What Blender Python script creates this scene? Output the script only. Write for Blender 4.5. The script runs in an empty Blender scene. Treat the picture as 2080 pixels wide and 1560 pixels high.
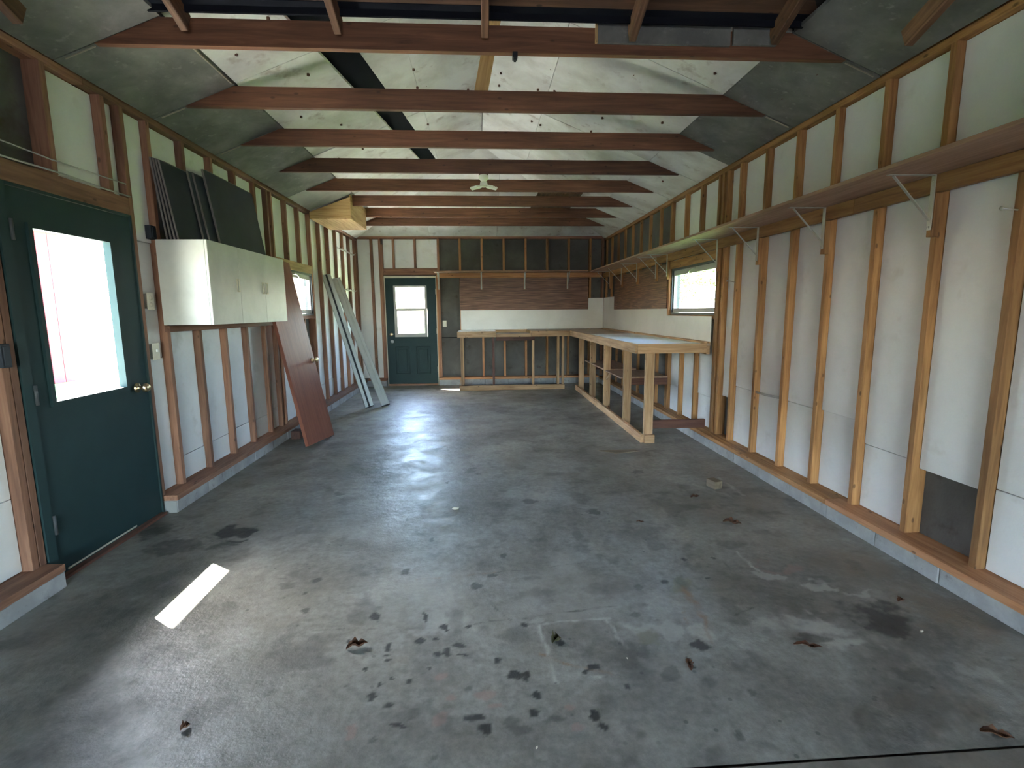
import bpy, bmesh, math, random
import numpy as np
from mathutils import Vector, Matrix, Euler

# ---------------------------------------------------------------- camera, sky, sun, exposure
scene = bpy.context.scene
COL = scene.collection
cam_data = bpy.data.cameras.new('camera')
cam_data.sensor_width = 36.0
cam_data.lens = 1019.41 / 2080.0 * 36.0
cam_data.clip_start = 0.02
cam = bpy.data.objects.new('camera', cam_data)
COL.objects.link(cam)
RIGHT = Vector((0.99797836, -0.06291132, -0.0090194))
UP = Vector((0.01791863, 0.14236447, 0.9896521))
FWD = Vector((0.06097627, 0.987813, -0.14320394))
cam.matrix_world = Matrix(((RIGHT.x, UP.x, -FWD.x, 0.0), (RIGHT.y, UP.y, -FWD.y, 0.0),
                           (RIGHT.z, UP.z, -FWD.z, 1.3725), (0, 0, 0, 1)))
scene.camera = cam

world = bpy.data.worlds.new('sky')
scene.world = world
world.use_nodes = True
wn = world.node_tree
wn.nodes.clear()
sky = wn.nodes.new('ShaderNodeTexSky')
sky.sky_type = 'NISHITA'
sky.sun_disc = False
sky.sun_elevation = math.radians(46.9)
sky.sun_rotation = math.radians(-54.0)
sky.air_density = 1.0
sky.dust_density = 1.2
sky.ozone_density = 1.0
bg = wn.nodes.new('ShaderNodeBackground')
bg.inputs['Strength'].default_value = 0.55
wo = wn.nodes.new('ShaderNodeOutputWorld')
wn.links.new(sky.outputs[0], bg.inputs[0])
wn.links.new(bg.outputs[0], wo.inputs[0])

sun_data = bpy.data.lights.new('sun', 'SUN')
sun_data.energy = 20.0
sun_data.angle = math.radians(0.6)
sun_data.color = (1.0, 0.94, 0.84)
sun = bpy.data.objects.new('sun', sun_data)
COL.objects.link(sun)
sun.location = (-6, 5, 9)
sun.rotation_euler = Vector((0.70, -0.50, -0.92)).to_track_quat('-Z', 'Y').to_euler()

scene.view_settings.view_transform = 'Standard'
scene.view_settings.look = 'None'
scene.view_settings.gamma = 1.0
scene.view_settings.use_curve_mapping = False
scene.view_settings.exposure = 4.2
scene.cycles.max_bounces = 8
scene.cycles.diffuse_bounces = 5
scene.cycles.glossy_bounces = 3
scene.cycles.transparent_max_bounces = 8
scene.cycles.caustics_reflective = False
scene.cycles.caustics_refractive = False

random.seed(7)
rng = np.random.default_rng(7)

# ---------------------------------------------------------------- room measurements (metres)
XL, XR, YB = -2.22, 2.35, 9.535          # inner faces of the studs
SD = 0.089                               # stud depth
ZC, ZS = 0.087, 0.125                    # curb top, sill plate top
ZP, ZT = 2.662, 2.70                     # top plate
XM = 0.065                               # ridge
SL = 0.40                                # roof slope
SP = 0.4064                              # stud spacing
YF = -5.2                                # front wall

# ---------------------------------------------------------------- materials
def new_mat(name):
    m = bpy.data.materials.new(name)
    m.use_nodes = True
    nt = m.node_tree
    nt.nodes.clear()
    out = nt.nodes.new('ShaderNodeOutputMaterial')
    b = nt.nodes.new('ShaderNodeBsdfPrincipled')
    nt.links.new(b.outputs[0], out.inputs[0])
    return m, nt, b

def N(nt, kind, **kw):
    n = nt.nodes.new(kind)
    for k, v in kw.items():
        if k == 'op':
            n.operation = v
        else:
            n.inputs[k].default_value = v
    return n

def ramp(nt, stops):
    n = nt.nodes.new('ShaderNodeValToRGB')
    els = n.color_ramp.elements
    els[0].position, els[0].color = stops[0][0], (*stops[0][1], 1)
    els[1].position, els[1].color = stops[-1][0], (*stops[-1][1], 1)
    for p, c in stops[1:-1]:
        e = els.new(p)
        e.color = (*c, 1)
    return n

def mixc(nt, fac, a, b, mode='MIX'):
    n = nt.nodes.new('ShaderNodeMix')
    n.data_type = 'RGBA'
    n.blend_type = mode
    for sock, v in ((n.inputs[0], fac), (n.inputs[6], a), (n.inputs[7], b)):
        if isinstance(v, bpy.types.NodeSocket):
            nt.links.new(v, sock)
        elif isinstance(v, (int, float)):
            sock.default_value = v
        else:
            sock.default_value = (*v, 1)
    return n.outputs[2]

def obj_coords(nt, scale, rand=9.0):
    tc = nt.nodes.new('ShaderNodeTexCoord')
    info = nt.nodes.new('ShaderNodeObjectInfo')
    mul = N(nt, 'ShaderNodeMath', op='MULTIPLY')
    mul.inputs[1].default_value = rand
    nt.links.new(info.outputs['Random'], mul.inputs[0])
    add = nt.nodes.new('ShaderNodeVectorMath')
    add.operation = 'ADD'
    nt.links.new(tc.outputs['Object'], add.inputs[0])
    nt.links.new(mul.outputs[0], add.inputs[1])
    mp = nt.nodes.new('ShaderNodeMapping')
    mp.inputs['Scale'].default_value = scale
    nt.links.new(add.outputs[0], mp.inputs[0])
    return mp.outputs[0], info.outputs['Random'], add.outputs[0]

def wood(name, dark, mid, light, axis, rough=0.7, knots=0.75, spread=0.35):
    m, nt, b = new_mat(name)
    al, ac = 2.2, 34.0
    sc = [ac, ac, ac]
    sc['XYZ'.index(axis)] = al
    v, rnd, raw = obj_coords(nt, sc)
    nz = N(nt, 'ShaderNodeTexNoise', Scale=1.0, Detail=5.0, Roughness=0.6, Distortion=0.6)
    nt.links.new(v, nz.inputs['Vector'])
    r = ramp(nt, [(0.28, dark), (0.5, mid), (0.74, light)])
    nt.links.new(nz.outputs[0], r.inputs[0])
    sk = [13.0, 13.0, 13.0]
    sk['XYZ'.index(axis)] = 6.5
    mp = nt.nodes.new('ShaderNodeMapping')
    mp.inputs['Scale'].default_value = sk
    nt.links.new(raw, mp.inputs[0])
    vo = N(nt, 'ShaderNodeTexVoronoi', Scale=1.0)
    nt.links.new(mp.outputs[0], vo.inputs['Vector'])
    kr = ramp(nt, [(0.07, (1, 1, 1)), (0.13, (0, 0, 0))])
    nt.links.new(vo.outputs[0], kr.inputs[0])
    km = N(nt, 'ShaderNodeMath', op='MULTIPLY')
    km.inputs[1].default_value = knots
    nt.links.new(kr.outputs[0], km.inputs[0])
    c = mixc(nt, km.outputs[0], r.outputs[0], tuple(x * 0.35 for x in dark))
    big = N(nt, 'ShaderNodeTexNoise', Scale=1.7, Detail=2.0)
    nt.links.new(raw, big.inputs['Vector'])
    br = N(nt, 'ShaderNodeMapRange')
    br.inputs[1].default_value, br.inputs[2].default_value = 0.3, 0.7
    br.inputs[3].default_value, br.inputs[4].default_value = 1 - spread * .6, 1 + spread * .4
    nt.links.new(big.outputs[0], br.inputs[0])
    rr = N(nt, 'ShaderNodeMapRange')
    rr.inputs[3].default_value, rr.inputs[4].default_value = 1 - spread, 1 + spread * .6
    nt.links.new(rnd, rr.inputs[0])
    mm = N(nt, 'ShaderNodeMath', op='MULTIPLY')
    nt.links.new(br.outputs[0], mm.inputs[0])
    nt.links.new(rr.outputs[0], mm.inputs[1])
    hsv = nt.nodes.new('ShaderNodeHueSaturation')
    nt.links.new(mm.outputs[0], hsv.inputs['Value'])
    nt.links.new(c, hsv.inputs['Color'])
    nt.links.new(hsv.outputs[0], b.inputs['Base Color'])
    b.inputs['Roughness'].default_value = rough
    bp = N(nt, 'ShaderNodeBump', Strength=0.25, Distance=0.003)
    nt.links.new(nz.outputs[0], bp.inputs['Height'])
    nt.links.new(bp.outputs[0], b.inputs['Normal'])
    return m

def wood3(name, *a, **k):
    return {ax: wood(name + '_' + ax.lower(), *a, axis=ax, **k) for ax in 'XYZ'}

def blotch(name, base, alt, scale=3.0, rough=0.85, lo=0.4, hi=0.65, alt2=None, scale2=12.0, bump=0.0, spec=0.3, metal=0.0, detail=6.0):
    m, nt, b = new_mat(name)
    v, rnd, raw = obj_coords(nt, (1, 1, 1))
    nz = N(nt, 'ShaderNodeTexNoise', Scale=scale, Detail=detail, Roughness=0.62, Distortion=0.3)
    nt.links.new(v, nz.inputs['Vector'])
    r = ramp(nt, [(lo, base), (hi, alt)])
    nt.links.new(nz.outputs[0], r.inputs[0])
    c = r.outputs[0]
    if alt2:
        n2 = N(nt, 'ShaderNodeTexNoise', Scale=scale2, Detail=4.0, Roughness=0.6)
        nt.links.new(v, n2.inputs['Vector'])
        r2 = ramp(nt, [(0.60, (0, 0, 0)), (0.74, (1, 1, 1))])
        nt.links.new(n2.outputs[0], r2.inputs[0])
        c = mixc(nt, r2.outputs[0], c, alt2)
    nt.links.new(c, b.inputs['Base Color'])
    b.inputs['Roughness'].default_value = rough
    b.inputs['Metallic'].default_value = metal
    b.inputs['Specular IOR Level'].default_value = spec
    if bump:
        n3 = N(nt, 'ShaderNodeTexNoise', Scale=60.0, Detail=3.0)
        nt.links.new(v, n3.inputs['Vector'])
        bp = N(nt, 'ShaderNodeBump', Strength=bump, Distance=0.004)
        nt.links.new(n3.outputs[0], bp.inputs['Height'])
        nt.links.new(bp.outputs[0], b.inputs['Normal'])
    return m

def flat(name, col, rough=0.6, metal=0.0, spec=0.4):
    return blotch(name, tuple(c * 0.93 for c in col), tuple(min(1, c * 1.05) for c in col), scale=5.0,
                  rough=rough, metal=metal, spec=spec, lo=0.35, hi=0.65, detail=3.0)

M_STUD_R = wood3('fir_stud', (0.20, 0.085, 0.028), (0.36, 0.175, 0.062), (0.50, 0.27, 0.105))
M_STUD_L = wood3('red_fir_stud', (0.155, 0.070, 0.042), (0.27, 0.130, 0.078), (0.36, 0.19, 0.115))
M_JOIST = wood3('old_joist', (0.085, 0.034, 0.018), (0.15, 0.063, 0.032), (0.225, 0.102, 0.052), knots=0.6)
M_BENCH = wood3('bench_lumber', (0.30, 0.16, 0.075), (0.46, 0.28, 0.145), (0.60, 0.40, 0.225))
M_DARKW = wood3('weathered_rafter', (0.07, 0.036, 0.02), (0.14, 0.07, 0.038), (0.23, 0.12, 0.065))
M_PLY = wood3('plywood', (0.40, 0.22, 0.08), (0.58, 0.37, 0.16), (0.68, 0.47, 0.23), knots=0.25, spread=0.12)
M_SHELF = wood3('shelf_board', (0.27, 0.155, 0.10), (0.37, 0.225, 0.15), (0.47, 0.30, 0.205), knots=0.15, spread=0.1)
M_ORANGE = wood3('orange_pine', (0.34, 0.14, 0.06), (0.50, 0.235, 0.105), (0.62, 0.33, 0.165), spread=0.1)
M_REDDOOR = wood3('red_brown_veneer', (0.16, 0.052, 0.034), (0.215, 0.074, 0.046), (0.26, 0.098, 0.062), rough=0.38, knots=0.0, spread=0.12)
M_RUSTW = wood3('dark_red_lumber', (0.06, 0.022, 0.014), (0.10, 0.04, 0.026), (0.15, 0.062, 0.04))

M_FOAM = blotch('white_foam', (0.80, 0.81, 0.80), (0.74, 0.75, 0.74), scale=2.2, rough=0.9, alt2=(0.67, 0.665, 0.64), scale2=4.5, bump=0.15)
M_CWHITE = blotch('white_ceiling_board', (0.82, 0.82, 0.79), (0.60, 0.58, 0.54), scale=2.3, rough=0.85, lo=0.42, hi=0.7, alt2=(0.46, 0.40, 0.36), scale2=5.0, bump=0.1)
M_CGREY = blotch('grey_ceiling_board', (0.15, 0.15, 0.138), (0.235, 0.235, 0.215), scale=3.4, rough=0.9, alt2=(0.27, 0.27, 0.245), scale2=16.0, bump=0.2)
M_CPALE = blotch('pale_grey_ceiling_board', (0.36, 0.36, 0.33), (0.48, 0.48, 0.43), scale=2.4, rough=0.9, bump=0.2)
M_SHEATH = blotch('dark_fibreboard', (0.105, 0.10, 0.092), (0.15, 0.145, 0.132), scale=2.0, rough=0.95, alt2=(0.08, 0.07, 0.06), scale2=5.0, bump=0.3)
M_BLACK = flat('felt_and_gap_black', (0.012, 0.013, 0.018), rough=0.95, spec=0.1)
M_BLOCK = blotch('curb_concrete', (0.30, 0.30, 0.30), (0.40, 0.40, 0.395), scale=6.0, rough=0.9, alt2=(0.20, 0.195, 0.185), scale2=14.0, bump=0.4)
M_MORTAR = flat('mortar', (0.27, 0.27, 0.26), rough=0.95)
M_GREEN = flat('dark_green_paint', (0.018, 0.042, 0.044), rough=0.55, spec=0.25)
M_WHITEP = flat('white_paint', (0.74, 0.74, 0.72), rough=0.5)
M_CREAM = flat('cream_paint', (0.62, 0.58, 0.47), rough=0.6)
M_CAB = flat('white_melamine', (0.62, 0.63, 0.59), rough=0.4)
M_BACKS = blotch('white_hardboard', (0.66, 0.64, 0.60), (0.58, 0.56, 0.52), scale=1.5, rough=0.32, spec=0.5)
M_LAM = blotch('white_laminate', (0.78, 0.78, 0.74), (0.70, 0.62, 0.34), scale=2.2, rough=0.3, lo=0.55, hi=0.72)
M_BENCHTOP = blotch('hardboard_top', (0.40, 0.28, 0.19), (0.48, 0.35, 0.25), scale=2.5, rough=0.45, spec=0.5)
M_BRASS = flat('brass', (0.72, 0.58, 0.36), rough=0.28, metal=1.0)
M_STEEL = flat('dull_steel', (0.50, 0.50, 0.46), rough=0.45, metal=0.7)
M_ZINC = flat('zinc_bracket', (0.46, 0.45, 0.41), rough=0.5, metal=0.35)
M_ALU = flat('white_aluminium', (0.46, 0.49, 0.47), rough=0.32, metal=0.45)
M_RUBBER = flat('black_rubber', (0.015, 0.017, 0.02), rough=0.7)
M_WINDARK = flat('dark_window_frame', (0.060, 0.066, 0.070), rough=0.5)
M_SASH = flat('beige_sash', (0.40, 0.40, 0.37), rough=0.5)
M_PLATE = flat('ivory_plastic', (0.66, 0.63, 0.52), rough=0.45)
M_NAVY = blotch('blue_black_board', (0.022, 0.028, 0.038), (0.034, 0.042, 0.054), scale=3.0, rough=0.55)
M_EDGE = flat('grey_board_edge', (0.17, 0.15, 0.145), rough=0.9)
M_LAMPW = flat('lamp_white', (0.78, 0.80, 0.70), rough=0.4)
M_LEAF = blotch('dead_leaf', (0.05, 0.022, 0.012), (0.13, 0.06, 0.03), scale=30, rough=0.8)
M_MOSS = blotch('mossy_clump', (0.03, 0.03, 0.012), (0.07, 0.06, 0.03), scale=40, rough=0.95)
M_SCRAP = wood3('grey_wood_scrap', (0.10, 0.075, 0.05), (0.17, 0.13, 0.085), (0.24, 0.19, 0.13), knots=0.0)
M_WIRE = flat('grey_cable', (0.42, 0.41, 0.40), rough=0.6)
M_GRASS = blotch('lawn', (0.10, 0.19, 0.04), (0.20, 0.27, 0.08), scale=3.0, rough=0.95)
M_ASPH = blotch('asphalt', (0.055, 0.055, 0.056), (0.085, 0.084, 0.082), scale=2.0, rough=0.95)
M_BOUNCE = blotch('pale_bounce_concrete', (0.46, 0.46, 0.42), (0.54, 0.54, 0.50), scale=2.0, rough=0.95)
M_BARN = flat('barn_red', (0.26, 0.050, 0.058), rough=0.8)
M_BARK = flat('bark', (0.12, 0.085, 0.06), rough=0.95)
def leaf_mat():
    m, nt, b = new_mat('translucent_leaf')  # plain leaf green mixed with translucency
    b.inputs['Base Color'].default_value = (0.05, 0.13, 0.025, 1)
    tl = nt.nodes.new('ShaderNodeBsdfTranslucent')
    tl.inputs[0].default_value = (0.11, 0.22, 0.04, 1)
    mx = nt.nodes.new('ShaderNodeMixShader')
    mx.inputs[0].default_value = 0.55
    out = [n for n in nt.nodes if n.type == 'OUTPUT_MATERIAL'][0]
    nt.links.new(b.outputs[0], mx.inputs[1])
    nt.links.new(tl.outputs[0], mx.inputs[2])
    nt.links.new(mx.outputs[0], out.inputs[0])
    return m
M_TREE = leaf_mat()
M_ROOF = flat('roof_deck', (0.05, 0.042, 0.038), rough=0.95)
M_SIDING = flat('outer_siding', (0.5, 0.5, 0.47), rough=0.8)

def pegboard_mat(name, u):
    m, nt, b = new_mat(name)
    tc = nt.nodes.new('ShaderNodeTexCoord')
    sep = nt.nodes.new('ShaderNodeSeparateXYZ')
    nt.links.new(tc.outputs['Object'], sep.inputs[0])
    mp = nt.nodes.new('ShaderNodeMapping')
    mp.inputs['Scale'].default_value = (3.0, 3.0, 75)
    nt.links.new(tc.outputs['Object'], mp.inputs[0])
    nz = N(nt, 'ShaderNodeTexNoise', Scale=1.0, Detail=4.0, Distortion=0.8)
    nt.links.new(mp.outputs[0], nz.inputs['Vector'])
    r = ramp(nt, [(0.36, (0.085, 0.034, 0.019)), (0.5, (0.165, 0.073, 0.041)), (0.64, (0.27, 0.135, 0.08))])
    nt.links.new(nz.outputs[0], r.inputs[0])
    def frac(sock):
        a = N(nt, 'ShaderNodeMath', op='MULTIPLY')
        a.inputs[1].default_value = 1 / 0.0254
        nt.links.new(sock, a.inputs[0])
        f = N(nt, 'ShaderNodeMath', op='FRACT')
        nt.links.new(a.outputs[0], f.inputs[0])
        s = N(nt, 'ShaderNodeMath', op='SUBTRACT')
        s.inputs[1].default_value = 0.5
        nt.links.new(f.outputs[0], s.inputs[0])
        q = N(nt, 'ShaderNodeMath', op='MULTIPLY')
        nt.links.new(s.outputs[0], q.inputs[0])
        nt.links.new(s.outputs[0], q.inputs[1])
        return q.outputs[0]
    add = N(nt, 'ShaderNodeMath', op='ADD')
    nt.links.new(frac(sep.outputs[u]), add.inputs[0])
    nt.links.new(frac(sep.outputs['Z']), add.inputs[1])
    lt = N(nt, 'ShaderNodeMath', op='LESS_THAN')
    lt.inputs[1].default_value = 0.022
    nt.links.new(add.outputs[0], lt.inputs[0])
    c = mixc(nt, lt.outputs[0], r.outputs[0], (0.01, 0.006, 0.004))
    nt.links.new(c, b.inputs['Base Color'])
    b.inputs['Roughness'].default_value = 0.5
    return m
M_PEGX = pegboard_mat('pegboard_back', 'X')
M_PEGY = pegboard_mat('pegboard_side', 'Y')

def glass_mat():
    m = bpy.data.materials.new('window_glass')
    m.use_nodes = True
    nt = m.node_tree
    nt.nodes.clear()
    out = nt.nodes.new('ShaderNodeOutputMaterial')
    tr = nt.nodes.new('ShaderNodeBsdfTransparent')
    tr.inputs[0].default_value = (0.94, 0.96, 0.95, 1)
    gl = nt.nodes.new('ShaderNodeBsdfGlossy')
    gl.inputs['Roughness'].default_value = 0.03
    lw = N(nt, 'ShaderNodeLayerWeight', Blend=0.5)
    pw = N(nt, 'ShaderNodeMath', op='POWER')
    pw.inputs[1].default_value = 5.0
    nt.links.new(lw.outputs['Facing'], pw.inputs[0])
    fr = N(nt, 'ShaderNodeMapRange')
    fr.inputs[3].default_value, fr.inputs[4].default_value = 0.03, 0.9
    nt.links.new(pw.outputs[0], fr.inputs[0])
    mx = nt.nodes.new('ShaderNodeMixShader')
    nt.links.new(fr.outputs[0], mx.inputs[0])
    nt.links.new(tr.outputs[0], mx.inputs[1])
    nt.links.new(gl.outputs[0], mx.inputs[2])
    nt.links.new(mx.outputs[0], out.inputs[0])
    return m
M_GLASS = glass_mat()
M_STORM = flat('storm_sash_paint', (0.42, 0.43, 0.41), rough=0.5)
M_FOAMEDGE = flat('dull_foam_edge', (0.36, 0.32, 0.25), rough=0.8)

def floor_mat():
    m, nt, b = new_mat('stained_concrete')
    tc = nt.nodes.new('ShaderNodeTexCoord')
    at = nt.nodes.new('ShaderNodeAttribute')
    at.attribute_name = 'stain'
    at2 = nt.nodes.new('ShaderNodeAttribute')
    at2.attribute_name = 'tint'
    s1 = nt.nodes.new('ShaderNodeSeparateColor')
    nt.links.new(at.outputs['Color'], s1.inputs[0])
    s2 = nt.nodes.new('ShaderNodeSeparateColor')
    nt.links.new(at2.outputs['Color'], s2.inputs[0])
    n1 = N(nt, 'ShaderNodeTexNoise', Scale=1.6, Detail=8.0, Roughness=0.65, Distortion=0.5)
    nt.links.new(tc.outputs['Object'], n1.inputs['Vector'])
    r1 = ramp(nt, [(0.32, (0.140, 0.132, 0.111)), (0.5, (0.228, 0.221, 0.194)), (0.68, (0.328, 0.320, 0.288))])
    nt.links.new(n1.outputs[0], r1.inputs[0])
    n2 = N(nt, 'ShaderNodeTexNoise', Scale=26.0, Detail=6.0, Roughness=0.7)
    nt.links.new(tc.outputs['Object'], n2.inputs['Vector'])
    r2 = ramp(nt, [(0.3, (0.66, 0.66, 0.66)), (0.7, (1.2, 1.2, 1.2))])
    nt.links.new(n2.outputs[0], r2.inputs[0])
    c = mixc(nt, 1.0, r1.outputs[0], r2.outputs[0], 'MULTIPLY')
    n3 = N(nt, 'ShaderNodeTexNoise', Scale=0.9, Detail=5.0, Roughness=0.7, Distortion=1.2)
    mp = nt.nodes.new('ShaderNodeMapping')
    mp.inputs['Location'].default_value = (7, 3, 0)
    nt.links.new(tc.outputs['Object'], mp.inputs[0])
    nt.links.new(mp.outputs[0], n3.inputs['Vector'])
    r3 = ramp(nt, [(0.52, (0, 0, 0)), (0.66, (1, 1, 1))])
    nt.links.new(n3.outputs[0], r3.inputs[0])
    mbr = N(nt, 'ShaderNodeMath', op='MULTIPLY')
    mbr.inputs[1].default_value = 0.55
    nt.links.new(r3.outputs[0], mbr.inputs[0])
    c = mixc(nt, mbr.outputs[0], c, (0.185, 0.170, 0.140))
    vo = N(nt, 'ShaderNodeTexVoronoi', Scale=12.0)
    nt.links.new(tc.outputs['Object'], vo.inputs['Vector'])
    rv = ramp(nt, [(0.07, (1, 1, 1)), (0.12, (0, 0, 0))])
    nt.links.new(vo.outputs[0], rv.inputs[0])
    nm = N(nt, 'ShaderNodeTexNoise', Scale=1.2)
    nt.links.new(mp.outputs[0], nm.inputs['Vector'])
    rm = ramp(nt, [(0.44, (0, 0, 0)), (0.6, (0.75, 0.75, 0.75))])
    nt.links.new(nm.outputs[0], rm.inputs[0])
    mv = N(nt, 'ShaderNodeMath', op='MULTIPLY')
    nt.links.new(rv.outputs[0], mv.inputs[0])
    nt.links.new(rm.outputs[0], mv.inputs[1])
    c = mixc(nt, mv.outputs[0], c, (0.075, 0.078, 0.072))
    c = mixc(nt, s2.outputs[0], c, (0.285, 0.190, 0.160))     # pinkish
    c = mixc(nt, s2.outputs[1], c, (0.185, 0.178, 0.110))     # olive
    c = mixc(nt, s2.outputs[2], c, (0.190, 0.158, 0.118))     # brown dirt
    c = mixc(nt, s1.outputs[1], c, (0.46, 0.445, 0.395))       # pale scuffs
    c = mixc(nt, s1.outputs[2], c, (0.24, 0.13, 0.06))      # rust
    c = mixc(nt, s1.outputs[0], c, (0.026, 0.026, 0.024))     # oil
    nt.links.new(c, b.inputs['Base Color'])
    rr = N(nt, 'ShaderNodeMapRange')
    rr.inputs[1].default_value, rr.inputs[2].default_value = 0.3, 0.7
    rr.inputs[3].default_value, rr.inputs[4].default_value = 0.30, 0.58
    n4 = N(nt, 'ShaderNodeTexNoise', Scale=4.0, Detail=6.0, Roughness=0.65)
    nt.links.new(tc.outputs['Object'], n4.inputs['Vector'])
    nt.links.new(n4.outputs[0], rr.inputs[0])
    nt.links.new(rr.outputs[0], b.inputs['Roughness'])
    b.inputs['Specular IOR Level'].default_value = 0.5
    bp = N(nt, 'ShaderNodeBump', Strength=0.35, Distance=0.004)
    nt.links.new(n2.outputs[0], bp.inputs['Height'])
    b2 = N(nt, 'ShaderNodeBump', Strength=0.5, Distance=0.02)
    nt.links.new(n4.outputs[0], b2.inputs['Height'])
    nt.links.new(bp.outputs[0], b2.inputs['Normal'])
    nt.links.new(b2.outputs[0], b.inputs['Normal'])
    return m
M_FLOOR = floor_mat()

# ---------------------------------------------------------------- mesh helpers
def link(name, me, mat=None, parent=None, loc=(0, 0, 0), rot=None):
    if mat is not None and not me.materials:
        me.materials.append(mat)
    o = bpy.data.objects.new(name, me)
    COL.objects.link(o)
    o.location = loc
    if rot is not None:
        o.rotation_euler = rot
    if parent is not None:
        o.parent = parent
    return o

def empty(name, loc=(0, 0, 0), rot=None):
    o = bpy.data.objects.new(name, None)
    COL.objects.link(o)
    o.location = loc
    if rot is not None:
        o.rotation_euler = rot
    o.empty_display_size = 0.1
    return o

def tag(o, label, cat, group=None, kind=None):
    o['label'] = label
    o['category'] = cat
    if group:
        o['group'] = group
    if kind:
        o['kind'] = kind
    return o

def struct(o):
    o['kind'] = 'structure'
    return o

def mesh_from(name, verts, faces):
    me = bpy.data.meshes.new(name)
    me.from_pydata([tuple(v) for v in verts], [], faces)
    me.update()
    return me

_cache = {}
def box_mesh(dx, dy, dz, mat, bevel):
    key = (round(dx, 4), round(dy, 4), round(dz, 4), mat.name, bevel)
    if key in _cache:
        return _cache[key]
    bm = bmesh.new()
    bmesh.ops.create_cube(bm, size=1.0)
    bmesh.ops.scale(bm, vec=(dx, dy, dz), verts=bm.verts)
    b = min(bevel, 0.3 * min(dx, dy, dz))
    if b > 1e-4:
        bmesh.ops.bevel(bm, geom=list(bm.edges), offset=b, segments=1, affect='EDGES', profile=0.5)
    me = bpy.data.meshes.new('box')
    bm.to_mesh(me)
    bm.free()
    me.materials.append(mat)
    _cache[key] = me
    return me

def box(name, x, y, z, mat, parent=None, bevel=0.002, rot=None):
    """x, y, z are (low, high) pairs in the parent's space; wood dictionaries pick the grain along the longest side."""
    d = [x[1] - x[0], y[1] - y[0], z[1] - z[0]]
    if isinstance(mat, dict):
        mat = mat['XYZ'[d.index(max(d))]]
    me = box_mesh(*d, mat, bevel)
    return link(name, me, None, parent, ((x[0] + x[1]) / 2, (y[0] + y[1]) / 2, (z[0] + z[1]) / 2), rot)

def boxes(name, lst, mat, parent=None, loc=(0, 0, 0), rot=None, bevel=0.0):
    """several boxes of ONE piece joined into one mesh"""
    bm = bmesh.new()
    for (x, y, z) in lst:
        r = bmesh.ops.create_cube(bm, size=1.0)
        vs = r['verts']
        bmesh.ops.scale(bm, vec=(x[1] - x[0], y[1] - y[0], z[1] - z[0]), verts=vs)
        bmesh.ops.translate(bm, vec=((x[0] + x[1]) / 2, (y[0] + y[1]) / 2, (z[0] + z[1]) / 2), verts=vs)
    if bevel:
        bmesh.ops.bevel(bm, geom=list(bm.edges), offset=bevel, segments=1, affect='EDGES', profile=0.5)
    me = bpy.data.meshes.new(name)
    bm.to_mesh(me)
    bm.free()
    return link(name, me, mat, parent, loc, rot)

def beam(name, p0, p1, w, h, mat, parent=None, up=(0, 0, 1), bevel=0.002):
    """a straight board from p0 to p1, w across, h along `up`; its own local z runs along the board"""
    p0, p1 = Vector(p0), Vector(p1)
    d = p1 - p0
    L = d.length
    zz = d.normalized()
    yy = Vector(up) - zz * Vector(up).dot(zz)
    yy.normalize()
    xx = yy.cross(zz)
    if isinstance(mat, dict):
        mat = mat['Z']
    o = link(name, box_mesh(w, h, L, mat, bevel), None, parent)
    m = Matrix((xx, yy, zz)).transposed().to_4x4()
    m.translation = (p0 + p1) / 2
    o.matrix_local = m
    return o

def tube_mesh(pts, r, seg=8, cap=True):
    pts = [Vector(p) for p in pts]
    vs, fs = [], []
    ref = Vector((0, 0, 1))
    for i, p in enumerate(pts):
        t = (pts[min(i + 1, len(pts) - 1)] - pts[max(i - 1, 0)]).normalized()
        a = t.cross(ref if abs(t.dot(ref)) < 0.95 else Vector((1, 0, 0))).normalized()
        b = t.cross(a)
        rr = r[i] if isinstance(r, (list, tuple)) else r
        for k in range(seg):
            an = 2 * math.pi * k / seg
            vs.append(p + (a * math.cos(an) + b * math.sin(an)) * rr)
    for i in range(len(pts) - 1):
        for k in range(seg):
            k2 = (k + 1) % seg
            fs.append((i * seg + k, i * seg + k2, (i + 1) * seg + k2, (i + 1) * seg + k))
    if cap:
        fs.append(tuple(range(seg - 1, -1, -1)))
        n = (len(pts) - 1) * seg
        fs.append(tuple(n + k for k in range(seg)))
    return mesh_from('tube', vs, fs)

def smooth(o):
    for p in o.data.polygons:
        p.use_smooth = True
    return o

def tube(name, pts, r, mat, parent=None, seg=8, loc=(0, 0, 0)):
    return smooth(link(name, tube_mesh(pts, r, seg), mat, parent, loc))

def lathe(name, prof, mat, parent=None, loc=(0, 0, 0), rot=None, seg=16):
    """prof: list of (radius, height) turned about local z"""
    vs, fs = [], []
    for (r, h) in prof:
        for k in range(seg):
            a = 2 * math.pi * k / seg
            vs.append((r * math.cos(a), r * math.sin(a), h))
    for i in range(len(prof) - 1):
        for k in range(seg):
            k2 = (k + 1) % seg
            fs.append((i * seg + k, i * seg + k2, (i + 1) * seg + k2, (i + 1) * seg + k))
    fs.append(tuple(range(seg - 1, -1, -1)))
    fs.append(tuple((len(prof) - 1) * seg + k for k in range(seg)))
    return smooth(link(name, mesh_from(name, vs, fs), mat, parent, loc, rot))

def clip(poly, a, b, c):
    """keep the side a*x + b*y <= c of a plan polygon"""
    out = []
    for i in range(len(poly)):
        p, q = poly[i], poly[(i + 1) % len(poly)]
        dp, dq = a * p[0] + b * p[1] - c, a * q[0] + b * q[1] - c
        if dp <= 0:
            out.append(p)
        if (dp < 0 < dq) or (dq < 0 < dp):
            t = dp / (dp - dq)
            out.append((p[0] + t * (q[0] - p[0]), p[1] + t * (q[1] - p[1])))
    return out

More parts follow.
